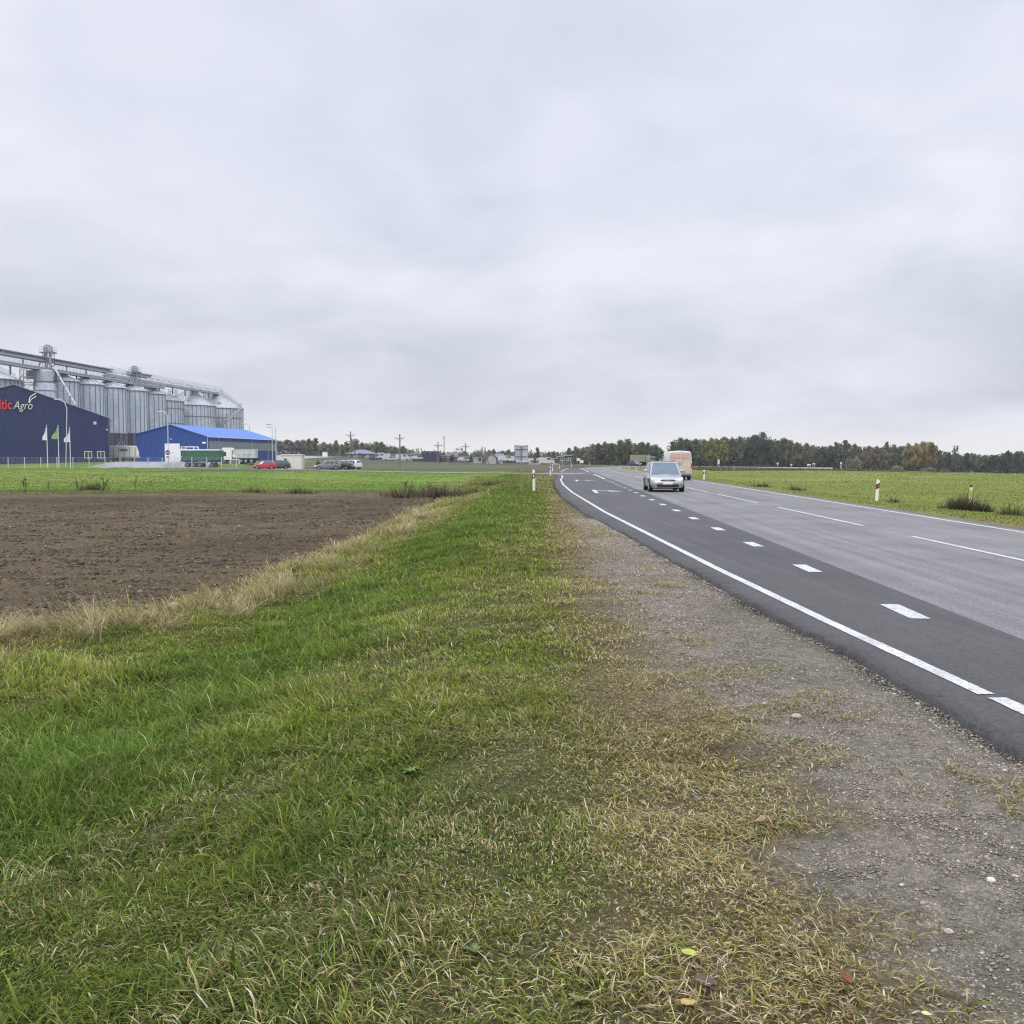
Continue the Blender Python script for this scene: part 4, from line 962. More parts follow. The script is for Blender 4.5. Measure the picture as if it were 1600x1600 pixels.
# ---- conveyor bridges along the silo tops (line of the silo row)
gx_ = lambda y: -112.3+(y-240)*.098
def bridge(y0, y1, z0, z1, label, rail=True, roofed=False, half=.9, side=0.0):
    O = Vector((gx_(y0)+side, y0, h1(gx_(y0), y0))); b_ = empty('conveyor_bridge', O, 0, label, 'conveyor', 'conveyor bridges above the silos')
    dx = gx_(y1)-gx_(y0); Ln = y1-y0; zz0, zz1 = z0-O.z, z1-O.z
    P = lambda y, s, z: Vector((dx*y/Ln+s, y, z))
    dk = MB(); dk.bar(P(0,0,zz0+.2), P(Ln,0,zz0+.2), 2*half, .25); dk.bar(P(0,.2,zz0+.5), P(Ln,.2,zz0+.5), .7, .4); dk.build('conveyor_trough', steel, b_)
    tr = MB(); n = int(Ln/3.4)
    for s in (-half, half):
        tr.bar(P(0,s,zz0), P(Ln,s,zz0), .14, .2); tr.bar(P(0,s,zz1), P(Ln,s,zz1), .1)
        for i in range(n):
            a, b = Ln*i/n, Ln*(i+1)/n; tr.bar(P(a,s,zz0), P(a,s,zz1), .07); tr.bar(P(a,s,zz0 if i % 2 else zz1), P(b,s,zz1 if i % 2 else zz0), .06)
    tr.build('truss', steel, b_)
    if rail:
        r = MB(); n = int(Ln/1.6)
        for s in (-half, half):
            for i in range(n+1): y = Ln*i/n; r.bar(P(y,s,zz1), P(y,s,zz1+1.1), .06)
            r.bar(P(0,s,zz1+1.1), P(Ln,s,zz1+1.1), .07); r.bar(P(0,s,zz1+.55), P(Ln,s,zz1+.55), .05)
        r.build('handrail', lgrey, b_)
    if roofed:
        r = MB(); r.bar(P(-.3,0,zz1+.12), P(Ln+.3,0,zz1+.12), 2*half+.5, .22); r.build('roof', mat('grey_cover_sheet', (.27,.29,.31), .6, .2, var=.2), b_)
    for y in np.arange(4, Ln, 9.0): MB().bar(P(y,0,zz0), P(y,0,max(zz0-2.2,0)), .3).build('post', dsteel, b_)
    return b_
ztop = lambda v, Y: AT(0, v, Y).z
bridge(203, 264, ztop(575.5, 250), ztop(570.5, 250), 'upper conveyor bridge with grey cover ending in a step', False, True)
bridge(204, 291, ztop(590, 250), ztop(587, 250), 'lower railed conveyor bridge just above the tall silo cones', True, False, .8, 1.9)
bridge(262, 339, ztop(601, 292), ztop(593.5, 292), 'long railed conveyor bridge reaching out to the wide silos', True, False, 1.0)
bridge(274, 286, ztop(588, 280), ztop(584.5, 280), 'short covered conveyor stub beside the smaller elevator head', False, True, .7, .3)
lt = AT(283, 610, 309); z0 = h1(lt.x, lt.y)
t_w = empty('bridge_support', (lt.x-3, 310, z0), 0, 'lattice support tower under the long conveyor bridge left of wide cone', 'support tower', 'lattice supports under the conveyor bridge')
zt_ = ztop(601, 292)-z0-.05
def latt(root, zt_):
    f = MB()
    for a in (-1.0,1.0):
        for b in (-1.0,1.0): f.bar((a,b,0), (a,b,zt_), .18)
    n = 12
    for i in range(n):
        for (a, b) in (((-1,-1),(1,-1)),((1,-1),(1,1)),((1,1),(-1,1)),((-1,1),(-1,-1))): f.bar((*a,zt_*i/n), (*b,zt_*(i+1)/n), .1); f.bar((*b,zt_*i/n), (*a,zt_*(i+1)/n), .1)
    f.build('lattice', steel, root)
latt(t_w, zt_)
t2 = empty('bridge_support', (gx_(328), 328.3, z0), 0, 'lattice support tower under the conveyor bridge between the wide silos', 'support tower', 'lattice supports under the conveyor bridge'); latt(t2, zt_)

# ---- wire fence
fz = lambda x, y: h1(x, y)
fp = [AT(u, 729, Y) for u, Y in ((-40,186),(20,188),(105,190),(170,192),(205,192),(222,191.5),(255,191),(282,191),(330,191),(382,191))]
PL = [(p.x, p.y) for p in fp]; seg = []
fen = empty('wire_fence', (PL[0][0], PL[0][1], 0), 0, 'grey welded wire fence with slim posts along the plant boundary', 'fence'); Of = Vector((PL[0][0], PL[0][1], 0))
tot = [0]
for a, b in zip(PL[:-1], PL[1:]): tot.append(tot[-1]+math.dist(a, b))
def along(s):
    i = min(np.searchsorted(tot, s, side='right')-1, len(PL)-2); t = (s-tot[i])/(tot[i+1]-tot[i]); return Vector((PL[i][0]+(PL[i+1][0]-PL[i][0])*t, PL[i][1]+(PL[i+1][1]-PL[i][1])*t, 0))
s = 0; ws = MB(); hgt = 2.15; prev = None
while s <= tot[-1]:
    q = along(s); z = fz(q.x, q.y); Pp = q-Of+Vector((0,0,z))
    MB().box(Pp+Vector((0,0,hgt/2)), (.10,.10,hgt+.1)).build('post', lgrey, fen)
    if prev is not None:
        for k in range(9): ws.bar(prev+Vector((0,0,.1+k*.25)), Pp+Vector((0,0,.1+k*.25)), .012 if k not in (0,8) else .03)
        for k in range(13): m_ = prev+(Pp-prev)*(k+.5)/13; ws.bar(m_+Vector((0,0,.1)), m_+Vector((0,0,hgt)), .012)
    prev = Pp; s += 2.95
ws.build('wire_mesh', mat('fence_wire', (.30,.33,.38), .5, .2), fen)

# ---- flag poles
def flag(u, vt, vb, fpts, col, Y, label):
    b = AT(u, vb, Y); z0 = h1(b.x, Y); zt = AT(u, vt, Y).z-z0; r = empty('flag_pole', (b.x, Y, z0-.1), 0, label, 'flag', 'flag poles in front of the navy warehouse')
    p = MB(); p.tube([(0,0,0),(0,0,zt)], .085, 10, r2=.05); p.lathe([(0,zt+.14),(.1,zt+.07),(.06,zt)], 10); p.build('pole', white, r)
    K = Y/FPX; n, m_ = 9, 12; vs = []
    (xt, zt1), (xb, zb1) = fpts          # free edge: top and bottom (px right of pole, px row)
    for i in range(m_+1):
        t = i/m_; zi = AT(0, vt+2+(zb1-vt-2)*t, Y).z-z0
        w = (xt+(xb-xt)*sm(np.array(t*1.25)))*K*(1 if t < .9 else .96)
        for k in range(n+1): s = k/n; vs.append((-.07+w*s, .22*math.sin(s*7+t*2.2)*s, zi+(.35*s*(1-t)*-1.6)))
    fs = [(i*(n+1)+k, i*(n+1)+k+1, (i+1)*(n+1)+k+1, (i+1)*(n+1)+k) for i in range(m_) for k in range(n)]
    f = MB(); f.add(vs, fs, True); f.add([(a, b_+.012, c) for a, b_, c in vs], [q[::-1] for q in fs], True); f.build('flag', mat('flag_'+str(col), col, .8, var=.1, scale=2), r)
    return r
flag(74.5, 664, 727, ((-1.5,0),(-7.2,687)), (.66,.70,.78), 192, 'white limp flag on pole, the one left of the green flag')
flag(92.2, 664, 727, ((-2.5,0),(-10.5,685)), (.22,.38,.16), 192, 'green flag on white pole between two white flags')
flag(110.2, 667.5, 727.5, ((-.8,0),(-9.5,690)), (.62,.66,.80), 192, 'white limp flag on pole right beside the tall curved street lamp')

# ---- street lamps
def lamp(u, v_top, v_base, u_head, v_head, Y, label, tilt=0.0, z0=None):
    b = AT(u, v_base, Y); z0 = h1(b.x, Y) if z0 is None else z0; zt = AT(u, v_top, Y).z-z0; zh = AT(u, v_head, Y).z-z0; dx = (u_head-u)*Y/FPX
    r = empty('street_lamp', (b.x, Y, z0-.1), 0, label, 'street lamp', 'curved street lamps around the plant')
    p = MB(); R_ = min(abs(dx)*.8, 1.6); arc = [(tilt*zt, 0, 0)]*0+[(-tilt,0,0),(0,0,zt-R_)]+[(math.copysign(R_*(1-math.cos(a)), dx), 0, zt-R_+(zh-zt+R_)*math.sin(a)) for a in np.linspace(.15, math.pi/2, 7)]+[(dx*.8,0,zh+.03)]
    p.tube(arc, .10, 8, r2=.05); p.build('pole', zinc_pole, r)
    h = MB(); h.bbox((dx*.98,0,zh), (1.15,.4,.24), .07); hd = h.build('lamp_head', lgrey, r); MB().box((dx*.98,0,zh-.13), (.8,.28,.03)).build('diffuser', glass, hd)
    return r
lamp(106.8, 630, 731, 92.5, 623.2, 189, 'tallest curved street lamp, in front of the navy warehouse flags', .5)
lamp(263.4, 642, 731, 252.5, 642.5, 193, 'street lamp rising in front of the white roller door')
lamp(391, 661, 718, 383, 661.5, 262, 'curved street lamp above the blue roof, just right of the last silo', 0, h1(-72, 262))
lamp(425.8, 665.5, 722, 420.5, 666.2, 236, 'shorter of two curved street lamps side by side at the blue hall end')
lamp(431.4, 661.5, 722, 420, 662, 228, 'taller of two curved street lamps side by side at the blue hall end')

# ---- no-entry sign at the gate
def round_sign(u, v, vb, dia_px, Y, label):
    b = AT(u, vb, Y); z0 = h1(b.x, Y); zc = AT(u, v, Y).z-z0; r = dia_px/2*Y/FPX; s = empty('road_sign', (b.x, Y, z0), 0, label, 'road sign')
    MB().tube([(0,0,-.1),(0,0,zc+r)], .05, 8).build('post', zinc_pole, s)
    d = MB().lathe([(0,.055),(r,.055),(r,.085),(0,.085)], 32, (0,-.14,zc), False, 'y').build('disc', mat('sign_blue', (.02,.03,.12), .4, var=.04), s)
    MB().box((0,-.095,zc), (r*1.35,.02,r*.34)).build('bar', white, d)
    MB().bbox((0,-.06,zc-r-.42), (r*1.15,.06,.3), .02).build('plate', dsteel, s)
round_sign(262.6, 707, 731, 7.2, 191.3, 'round dark blue sign with white bar on post before the roller door')

# ---- container office and vehicles' gate boxes
kz = h1(-41.5, 181)-.05; p = AT(440, 730, 180); q = AT(471.5, 730, 180)
ko = empty('container_cabin', (p.x, 180, kz), 0, 'cream container cabin with flat roof between the red car and the estate cars', 'cabin'); wk = q.x-p.x; hk = AT(0, 711.8, 180).z-kz
MB().bbox((wk/2, 1.2, hk/2), (wk, 2.4, hk), .04).build('body', offwhite, ko)
MB().bbox((wk/2, 1.2, hk+.09), (wk+.25, 2.7, .2), .05).build('roof', white, ko)
window(ko, .42, 1.05, hk-1.25, hk-.45, -.07, lgrey, 0)
MB().bbox((.95,-.18,hk-1.15), (.35,.35,.5), .04).build('wall_heater', dsteel, ko)
for x in (1.35, 1.75): MB().bbox((x,-.05,.36), (.22,.08,.22), .03).build('vent', dsteel, ko)
# ================================================================== vehicles (front faces local -y)
rim_m = mat('alloy_rim', (.45,.46,.47), .35, .6); lampglass = mat('headlight_glass', (.58,.60,.62), .08, var=.15, scale=20, spec=.8); redglass = mat('tail_light_red', (.35,.01,.01), .15)
carglass = mat('car_glass', (.045,.06,.072), .04, var=.1, spec=1.0); ws_glass = mat('windscreen_glass', (.11,.15,.19), .05, .3, var=.1); plate_m = mat('plate_white', (.68,.69,.68), .5)
def wheel(parent, x, y, r, w, sgn, rim=rim_m):
    t = MB(); t.lathe([(r*.6,-w/2),(r*.93,-w/2),(r,-w*.32),(r,w*.32),(r*.93,w/2),(r*.6,w/2)], 24, axis='x')
    o = t.build('wheel', black, parent); o.location = (x, y, r)
    h = MB(); h.lathe([(r*.62,sgn*w*.46),(r*.58,sgn*w*.36),(r*.2,sgn*w*.40),(.0,sgn*w*.44)], 20, axis='x')
    for k in range(6): a = k*math.pi/3; h.bar((sgn*w*.47,0,0), (sgn*w*.47, math.cos(a)*r*.6, math.sin(a)*r*.6), .06, .03)
    h.build('rim', rim, o); MB().lathe([(r*.6,-w*.1),(0,-w*.1)], 16, axis='x').build('hub_cover', dsteel, o)
    return o
def quad(c, a0, a1, b0, b1, off=.006):
    """panel inside a 4-cornered face (bl, br, tr, tl), fractions a across, b up, lying proud of it"""
    c = [Vector(p) for p in c]; P = lambda a, b: (c[0]*(1-a)+c[1]*a)*(1-b)+(c[3]*(1-a)+c[2]*a)*b
    return [P(a0,b0), P(a1,b0), P(a1,b1), P(a0,b1)]
def car(name, loc, rz, label, paint, L_=4.4, W_=1.76, Hh=1.55, kind='estate', group=None, roofm=None, rails=True, cat='car', rim=rim_m):
    r = empty(name, loc, rz, label, cat, group); hw = W_/2; f = -L_/2
    belt = Hh*.62
    end = {'estate': (.90,.985), 'hatch': (.80,.955)}[kind]
    tail = belt+.03
    st = [(0,.66,.34,.52),(.012,.80,.25,.60),(.04,.90,.21,.67),(.09,.965,.19,.735),(.17,.99,.18,.80),(.25,1,.18,.875),(.33,1,.18,belt),(.6,1,.18,belt+.02),(.82,.99,.20,tail),(.94,.955,.24,tail),(.985,.90,.30,tail-.05),(1,.83,.36,tail-.14)]
    rings = []
    for t, k, z0, zt in st:
        y = f+t*L_; w = hw*k; half = [(0,z0),(w*.86,z0),(w*.97,z0+.09),(w,z0+(zt-z0)*.42),(w*.985,z0+(zt-z0)*.66),(w*.93,zt-.045),(w*.84,zt),(0,zt+.035)]
        rings.append([(x,y,z) for x, z in half]+[(-x,y,z) for x, z in half[-2:0:-1]])
    MB().loft(rings).build('body', paint, r)
    # greenhouse
    yb0, yt0, yt1, yb1 = f+.245*L_, f+.415*L_, f+end[0]*L_, f+end[1]*L_
    zb = belt-.02; zt = Hh-.03; wb = hw*.955; wt = hw*.755
    zc = .875
    lo = [(-wb*.95,yb0,zc),(wb*.95,yb0,zc),(wb,f+.36*L_,zb),(wb,yb1-.2,zb+.02),(wb*.9,yb1,zb),(-wb*.9,yb1,zb),(-wb,yb1-.2,zb+.02),(-wb,f+.36*L_,zb)]
    up = [(-wt*.92,yt0,zt),(wt*.92,yt0,zt),(wt*.97,yt0+.35,zt+.015),(wt,yt1-.25,zt),(wt*.88,yt1,zt-.03),(-wt*.88,yt1,zt-.03),(-wt,yt1-.25,zt),(-wt*.97,yt0+.35,zt+.015)]
    g = MB(); n = 8; V = lo+up+[(0,yt0+.05,zt+.035),(0,(yt0+yt1)/2,zt+.055),(0,yt1-.05,zt+.01)]
    fs = [(i, (i+1)%n, 8+(i+1)%n, 8+i) for i in range(n)]+[(8,9,16),(9,10,17,16),(10,11,17),(11,12,18,17),(12,13,18),(13,14,17,18),(14,15,17),(15,8,16,17)]
    g.add(V, fs, True); g.build('cabin', paint, r)
    def pane(name, c, a0, a1, b0, b1, m=carglass, off=.010):
        q = quad(c, a0, a1, b0, b1); return MB().slab(q, off).build(name, m, r)
    ws = [lo[0], lo[1], up[1], up[0]]; pane('windscreen', ws, .03, .97, .03, .96, ws_glass)
    rw = [lo[4], lo[5], up[5], up[4]]; pane('rear_window', rw, .07, .93, .12, .92)
    for sgn in (1, -1):
        if sgn > 0: c = [lo[2], lo[3], up[3], up[2]]; c0 = [lo[1], lo[2], up[2], up[1]]
        else: c = [lo[6], lo[7], up[7], up[6]]; c0 = [lo[7], lo[0], up[0], up[7]]
        for a0, a1 in ((.02,.33),(.36,.68),(.72,.97)):
            if sgn < 0: a0, a1 = 1-a1, 1-a0
            pane('side_window', c, a0, a1, .06, .88)
        MB().slab(quad(c0, .25 if sgn > 0 else .2, .8 if sgn > 0 else .75, .1, .62), .008).build('quarter_window', carglass, r)
        # mirror
        m = MB(); m.bbox((sgn*(hw+.09), f+.345*L_, belt+.10), (.22,.11,.15), .04); m.bar((sgn*(hw-.06), f+.345*L_, belt+.05), (sgn*(hw+.04), f+.345*L_, belt+.08), .05); m.build('wing_mirror', paint, r)
        for y in (f+.185*L_, f+.80*L_): wheel(r, sgn*(hw-.105), y, .315, .205, sgn, rim); MB().lathe([(.39,-.008),(.335,-.008),(.335,.012),(.39,.012)], 24, (sgn*(hw-.008), y, .33), axis='x').build('wheel_arch', black, r)
        # lamps
        hl = MB(); pr = [(sgn*hw*.36, f+.035, .60),(sgn*hw*.80, f+.12, .57),(sgn*hw*.92, f+.34, .70),(sgn*hw*.86, f+.50, .755),(sgn*hw*.66, f+.22, .73)]
        if sgn < 0: pr = pr[::-1]
        hl.slab(pr, .035); hl.build('headlight', lampglass, r)
        MB().bbox((sgn*hw*.80, f+L_-.07, belt-.10), (.13,.12,.34 if kind == 'hatch' else .42), .04).build('tail_light', redglass, r)
        if rails and kind == 'estate':
            p = MB(); p.tube([(sgn*wt*.93,yt0+.25,zt+.02),(sgn*wt*.95,yt0+.45,zt+.085),(sgn*wt*.96,yt1-.4,zt+.08),(sgn*wt*.93,yt1-.2,zt+.01)], .022, 6); p.build('roof_rail', dsteel, r)
        MB().bbox((sgn*(hw-.004), f+.5*L_, belt-.33), (.03, L_*.42, .07), .012).build('side_moulding', dsteel if kind == 'estate' else paint, r)
        for t in (.47,.66): MB().bbox((sgn*(hw-.012), f+t*L_, belt-.13), (.05,.16,.035), .012).build('door_handle', paint, r)
    MB().bbox((0, f-.005, .345), (W_*.62,.08,.13), .03).build('lower_grille', black, r)
    gr = MB(); gr.prism([(-hw*.42,.585),(hw*.42,.585),(hw*.33,.652),(-hw*.33,.652)], 'y', f-.002, f+.06); g_ = gr.build('grille', black, r)
    MB().bbox((0, f-.008, .622), (hw*.62,.03,.018), .006).build('chrome_strip', rim_m, g_); MB().bbox((0, f-.02, .63), (.10,.03,.085), .03).build('badge', rim_m, g_)
    MB().bbox((0, f-.035, .455), (.52,.03,.115), .008).build('licence_plate', plate_m, r); MB().bbox((0, f+L_+.0, .62), (.52,.03,.115), .008).build('licence_plate', plate_m, r)
    MB().bbox((0, f+.045, .235), (W_*.74,.09,.05), .02).build('bumper_lip', dsteel, r)
    MB().bbox((0, 0, .22), (W_*.8, L_*.86, .12), .03).build('underbody', black, r)
    if roofm: MB().add([(-wt*.74,yt0+.04,zt+.03),(wt*.74,yt0+.04,zt+.03),(0,yt0+.05,zt+.052),(wt*.80,yt1-.5,zt+.03),(0,(yt0+yt1)/2,zt+.072),(-wt*.80,yt1-.5,zt+.03)], [(0,1,2),(1,3,4,2),(0,2,4,5)], True).build('glass_roof', roofm, r)
    return r
def paint_m(name, col, metal=.0, rough=.3): return mat(name, col, rough, metal, var=.05, scale=2, coat=.6)
silver = paint_m('silver_paint', (.40,.415,.43), .5, .3)
p = G(1039, 769, 0); zroad = lambda x, y: float(hroad(x, y))
car('silver_car', (p.x+.24, p.y+2.2, zroad(p.x, p.y)+.006), R(-2.5), 'silver estate car with dark glass roof driving towards us on the main road', silver, 4.42, 1.82, 1.58, roofm=carglass)
def park(u, v, Y, rz, label, paint, **kw):
    p = AT(u, v, Y); return car('parked_car', (p.x, Y, h1(p.x, Y)+.03), rz, label, paint, group='cars parked by the plant access road', **kw)
park(414.5, 732, 172, R(-83), 'red hatchback parked side on in front of the cream container cabin', paint_m('red_paint', (.42,.018,.035), .1), L_=4.1, kind='hatch', Hh=1.48, rails=False)
park(434, 732, 175.5, R(-72), 'dark green grey estate car parked behind the red hatchback', paint_m('dark_paint', (.045,.06,.058), .2), L_=4.5)
park(511.5, 734, 162, R(-78), 'grey estate car with roof rails at the front of the parked group', paint_m('grey_paint', (.20,.21,.24), .4), L_=4.6)
park(532, 733.5, 165, R(-100), 'dark green car parked between grey estate and white estate', paint_m('green_paint', (.025,.055,.045), .2), L_=4.3, kind='hatch')
park(546.5, 733.2, 167.5, R(-120), 'white estate car seen from its rear corner at the end of the parked group', paint_m('white_car_paint', (.68,.69,.70), 0), L_=4.5, Hh=1.6)
# dark car coming round the bend
p = AT(992, 729, 246)
car('dark_car', (p.x, 246, zroad(p.x, 246)+.01), R(28), 'small dark car far off on the bend left of the box truck', paint_m('black_car_paint', (.035,.038,.042), .1), L_=4.1, kind='hatch', rails=False)

# ---- high-roofed van seen from behind
vw = mat('van_white', (.58,.59,.60), .4, var=.05, coat=.3); vdirt = mat('van_door_dirty_beige', (.50,.44,.36), .6, var=.12, scale=2, dirt=(.40,.35,.28)); vor = mat('van_orange', (.56,.33,.27), .5, var=.06)
Yv = 79.0; p = AT(1062.5, 752, Yv); va = empty('delivery_van', (p.x, Yv, zroad(p.x, Yv)+.006), R(-3.5), 'white high roofed van with orange topped beige rear doors driving away', 'van')
# local: rear at y = 0 facing -y, front at y = 6
def vring(y, w, z0, zt, rr=.3):
    h = [(0,z0),(w*.96,z0),(w,z0+.12),(w*1.0,z0+(zt-z0)*.40),(w*.955,z0+(zt-z0)*.72),(w*.90,zt-rr*.7),(w*.84,zt-rr*.28),(w*.72,zt-.03),(0,zt+.02)]
    return [(x,y,z) for x, z in h]+[(-x,y,z) for x, z in h[-2:0:-1]]
HV = AT(0, 704.5, Yv).z-zroad(p.x, Yv)
MB().loft([vring(.0,.94,.44,HV-.06),vring(.06,.985,.36,HV-.01),(vring(.4,1.0,.30,HV)),vring(4.0,1.0,.30,HV),vring(4.7,.99,.30,HV-.12),vring(5.15,.97,.30,HV-.75),vring(5.55,.95,.30,1.35),vring(5.95,.86,.34,1.05),vring(6.05,.74,.42,.85)]).build('body', vw, va)
for sgn in (-1, 1):
    zt_ = HV-.20; pts = [(sgn*.035,-.012,.62),(sgn*.90,-.012,.62),(sgn*.87,-.012,HV*.62),(sgn*.80,-.012,zt_),(sgn*.035,-.012,zt_)]
    if sgn < 0: pts = pts[::-1]
    dm = MB().slab(pts, .022).build('rear_door', vdirt, va)
    zo = HV*.735; u0 = [(sgn*.035,-.038,zo),(sgn*.825,-.038,zo),(sgn*.785,-.038,zt_),(sgn*.035,-.038,zt_)]
    MB().slab(u0 if sgn > 0 else u0[::-1], .010).build('orange_panel', vor, dm)
    MB().bbox((sgn*.06,-.05,1.35), (.05,.06,.2), .012).build('handle', dsteel, dm)
    for z in (.85, 1.75): MB().bbox((sgn*.90,-.03,z), (.05,.08,.14), .015).build('hinge', vw, dm)
    MB().bbox((sgn*.945,-.01,1.18), (.10,.12,.46), .03).build('tail_light', redglass, va)
    MB().bbox((sgn*1.15,4.75,1.55), (.26,.18,.42), .05).build('wing_mirror', dsteel, va)
    for y in (1.15, 4.85): wheel(va, sgn*.86, y, .35, .26, sgn)
    c = [(sgn*.985,4.05,1.45),(sgn*.965,5.0,1.42),(sgn*.90,4.75,2.0),(sgn*.93,4.05,2.05)]
    MB().slab(c if sgn > 0 else c[::-1], .01).build('side_window', carglass, va)
for a, b in (((-1.006,2.2),(-.965,1.35)),): MB().slab([(-.972,3.9,1.45),(-.972,2.75,1.45),(-.945,2.75,1.95),(-.945,3.9,1.95)][::-1], .012).build('side_window', carglass, va)
MB().bbox((0,-.06,.47), (1.86,.2,.17), .05).build('bumper', dsteel, va); MB().bbox((-.02,-.10,.80), (.52,.03,.11), .008).build('licence_plate', plate_m, va)
MB().slab([(-.80,5.50,1.42),(.80,5.50,1.42),(.76,4.85,HV-.45),(-.76,4.85,HV-.45)], .02).build('windscreen', carglass, va)
MB().bbox((0,2.9,.36), (1.6,5.4,.2), .04).build('underbody', black, va)
# faded line of lettering strokes under the orange band (illegible in the photograph)
st = MB()
for x in np.arange(-.62, .62, .085): st.bbox((x+random.uniform(-.01,.01), -.056, HV*.752), (.05,.008,.04), .002)
st.build('worn_lettering', mat('van_red_text', (.50,.13,.09), .5), va)
MB().bbox((.22,-.05,1.62), (.20,.01,.10), .004).build('orange_mark', mat('van_orange_mark', (.62,.33,.14), .5), va)

# ---- box truck far away on the bend
Yt = 262; p = AT(1013.5, 728, Yt); bt = empty('box_truck', (p.x, Yt, zroad(p.x, Yt)+.01), R(38), 'khaki box truck far away on the bend between silver car and dark car', 'truck')
kh = mat('khaki_box', (.25,.24,.18), .7, var=.1); zt_ = AT(0, 711, Yt).z-zroad(p.x, Yt)
MB().bbox((0,3.2,(1.05+zt_)/2), (2.4,5.6,zt_-1.05), .06).build('box_body', kh, bt); MB().bbox((0,-.75,1.55), (2.3,1.7,1.9), .18).build('cab', kh, bt)
MB().bbox((0,-1.61,1.95), (2.0,.05,.75), .02).build('windscreen', carglass, bt); MB().bbox((0,2.4,.75), (.9,7.2,.3), .04).build('chassis', black, bt)
for s in (-1,1):
    for y in (-.6, 3.6, 4.9): wheel(bt, s*1.0, y, .5, .32, s, dsteel)
    MB().bbox((s*.85,-1.62,.95), (.3,.06,.22), .03).build('headlight', lampglass, bt)
MB().bbox((0,-1.63,.62), (2.25,.12,.26), .04).build('bumper', dsteel, bt)

# ---- trucks in the yard
tgrey = mat('tarp_grey', (.60,.60,.575), .75, var=.14, scale=1.2, dirt=(.42,.42,.40)); tgreen = corr('green_side', (.035,.125,.082), 1, .55, .55, 0, .14, .8); twhite = mat('truck_white', (.76,.77,.77), .45, var=.06)
def YP(u, v, Y): q = AT(u, v, Y); return q.x, h1(q.x, Y)
def trailer(name, u0, u1, Y, v_top, v_bot, label, rz, body_m, kind, cat='trailer'):
    x0, z0 = YP(u0, 725, Y); x1, _ = YP(u1, 725, Y); Ln = abs(x1-x0)/math.cos(rz); r = empty(name, ((x0+x1)/2, Y, z0), rz, label, cat)
    zt = AT(0, v_top, Y).z-z0; zb = AT(0, v_bot, Y).z-z0; h = Ln/2; w = 1.27; b = MB()
    if kind == 'tipper':     # bucket with sloped tail
        b.prism([(-h,zb+.15),(h,zb+.05),(h-1.1,zt-.12),(-h,zt-.05)], 'y', -w, w)
        bo = b.build('body', body_m, r)
        t = MB(); t.prism([(-h-.05,zt-.05),(h-1.05,zt-.12),(h-1.15,zt+.12),(-h-.05,zt+.2)], 'y', -w-.05, w+.05); t.build('roll_tarp', twhite, r)
        s = MB()
        for x in np.linspace(-h+.1, h-1.5, 6): s.box((x,-w-.02,(zb+zt)/2), (.14,.06,zt-zb-.4))
        s.box((h*.0,-w-.03,zb+.25), (2*h-.3,.07,.2)); s.build('side_rib', mat('dull_grey', (.24,.245,.24), .7), bo)
        MB().box((-h*.05,-w-.05,zt-.85), (1.9,.03,.55)).build('tool_panel', mat('worn_panel', (.16,.16,.165), .7, var=.4, scale=5), bo)
    else:
        b.bbox((0,0,(zb+zt)/2), (2*h,2*w,zt-zb), .08); bo = b.build('body', body_m, r)
        s = MB()
        if kind == 'ribbed':
            for x in np.linspace(-h+.15, h-.15, 19): s.box((x,-w-.03,(zb+zt)/2), (.11,.07,zt-zb-.1))
            s.build('side_ribbing', tgreen, bo)
        t = MB(); t.prism([(-h-.05,zt-.05),(h+.05,zt-.05),(h+.05,zt+.16),(-h-.05,zt+.24)], 'y', -w-.05, w+.05); t.build('roll_tarp', twhite, r)
    MB().bbox((0,0,zb-.2), (2*h-.4,.9,.32), .04).build('chassis', black, r)
    MB().bbox((h*.1,-w+.15,zb-.35), (h*.55,.12,.5), .03).build('side_guard', dsteel, r)
    for x in (-h+1.3, -h+2.6, h-2.6, h-1.3) if kind != 'ribbed' else (-h+1.2, -h+2.5, -h+3.8, h-1.6):
        for s_ in (-1,1):
            o = wheel(r, 0, 0, .5, .34, s_, dsteel); o.rotation_euler = (0,0,math.pi/2); o.location = (x, s_*(w-.2), .5)
    for s_ in (-1,1): MB().bbox((h+.02, s_*1.0, zb-.25), (.08,.4,.18), .02).build('tail_light', redglass, r)
    return r, h, zt, zb
trailer('tipper_trailer', 172, 226.5, 219, 697.5, 716, 'dusty grey tipper trailer with pale roll cover beside the navy warehouse', R(-4), tgrey, 'tipper')
g, h, zt, zb = trailer('green_trailer', 286, 347, 197, 703.5, 719.5, 'green ribbed grain trailer with white cover parked along the wire fence', R(-3), tgreen, 'ribbed')
f_ = MB(); zf = AT(0, 698.2, 197).z-g.location.z
for a, b in (((-h+.1,zt+.1),(-h+.1,zf)),((-h+.1,zf),(-h+2.7,zf)),((-h+2.7,zf),(-h+2.7,zt+.1))): f_.bar((a[0],-1.2,a[1]), (b[0],-1.2,b[1]), .14); f_.bar((a[0],1.2,a[1]), (b[0],1.2,b[1]), .14)
f_.build('roof_frame', twhite, g); MB().bbox((-h-.12,0,(zt+zb)/2+.1), (.22,2.5,zt-zb+.4), .05).build('headboard', twhite, g)
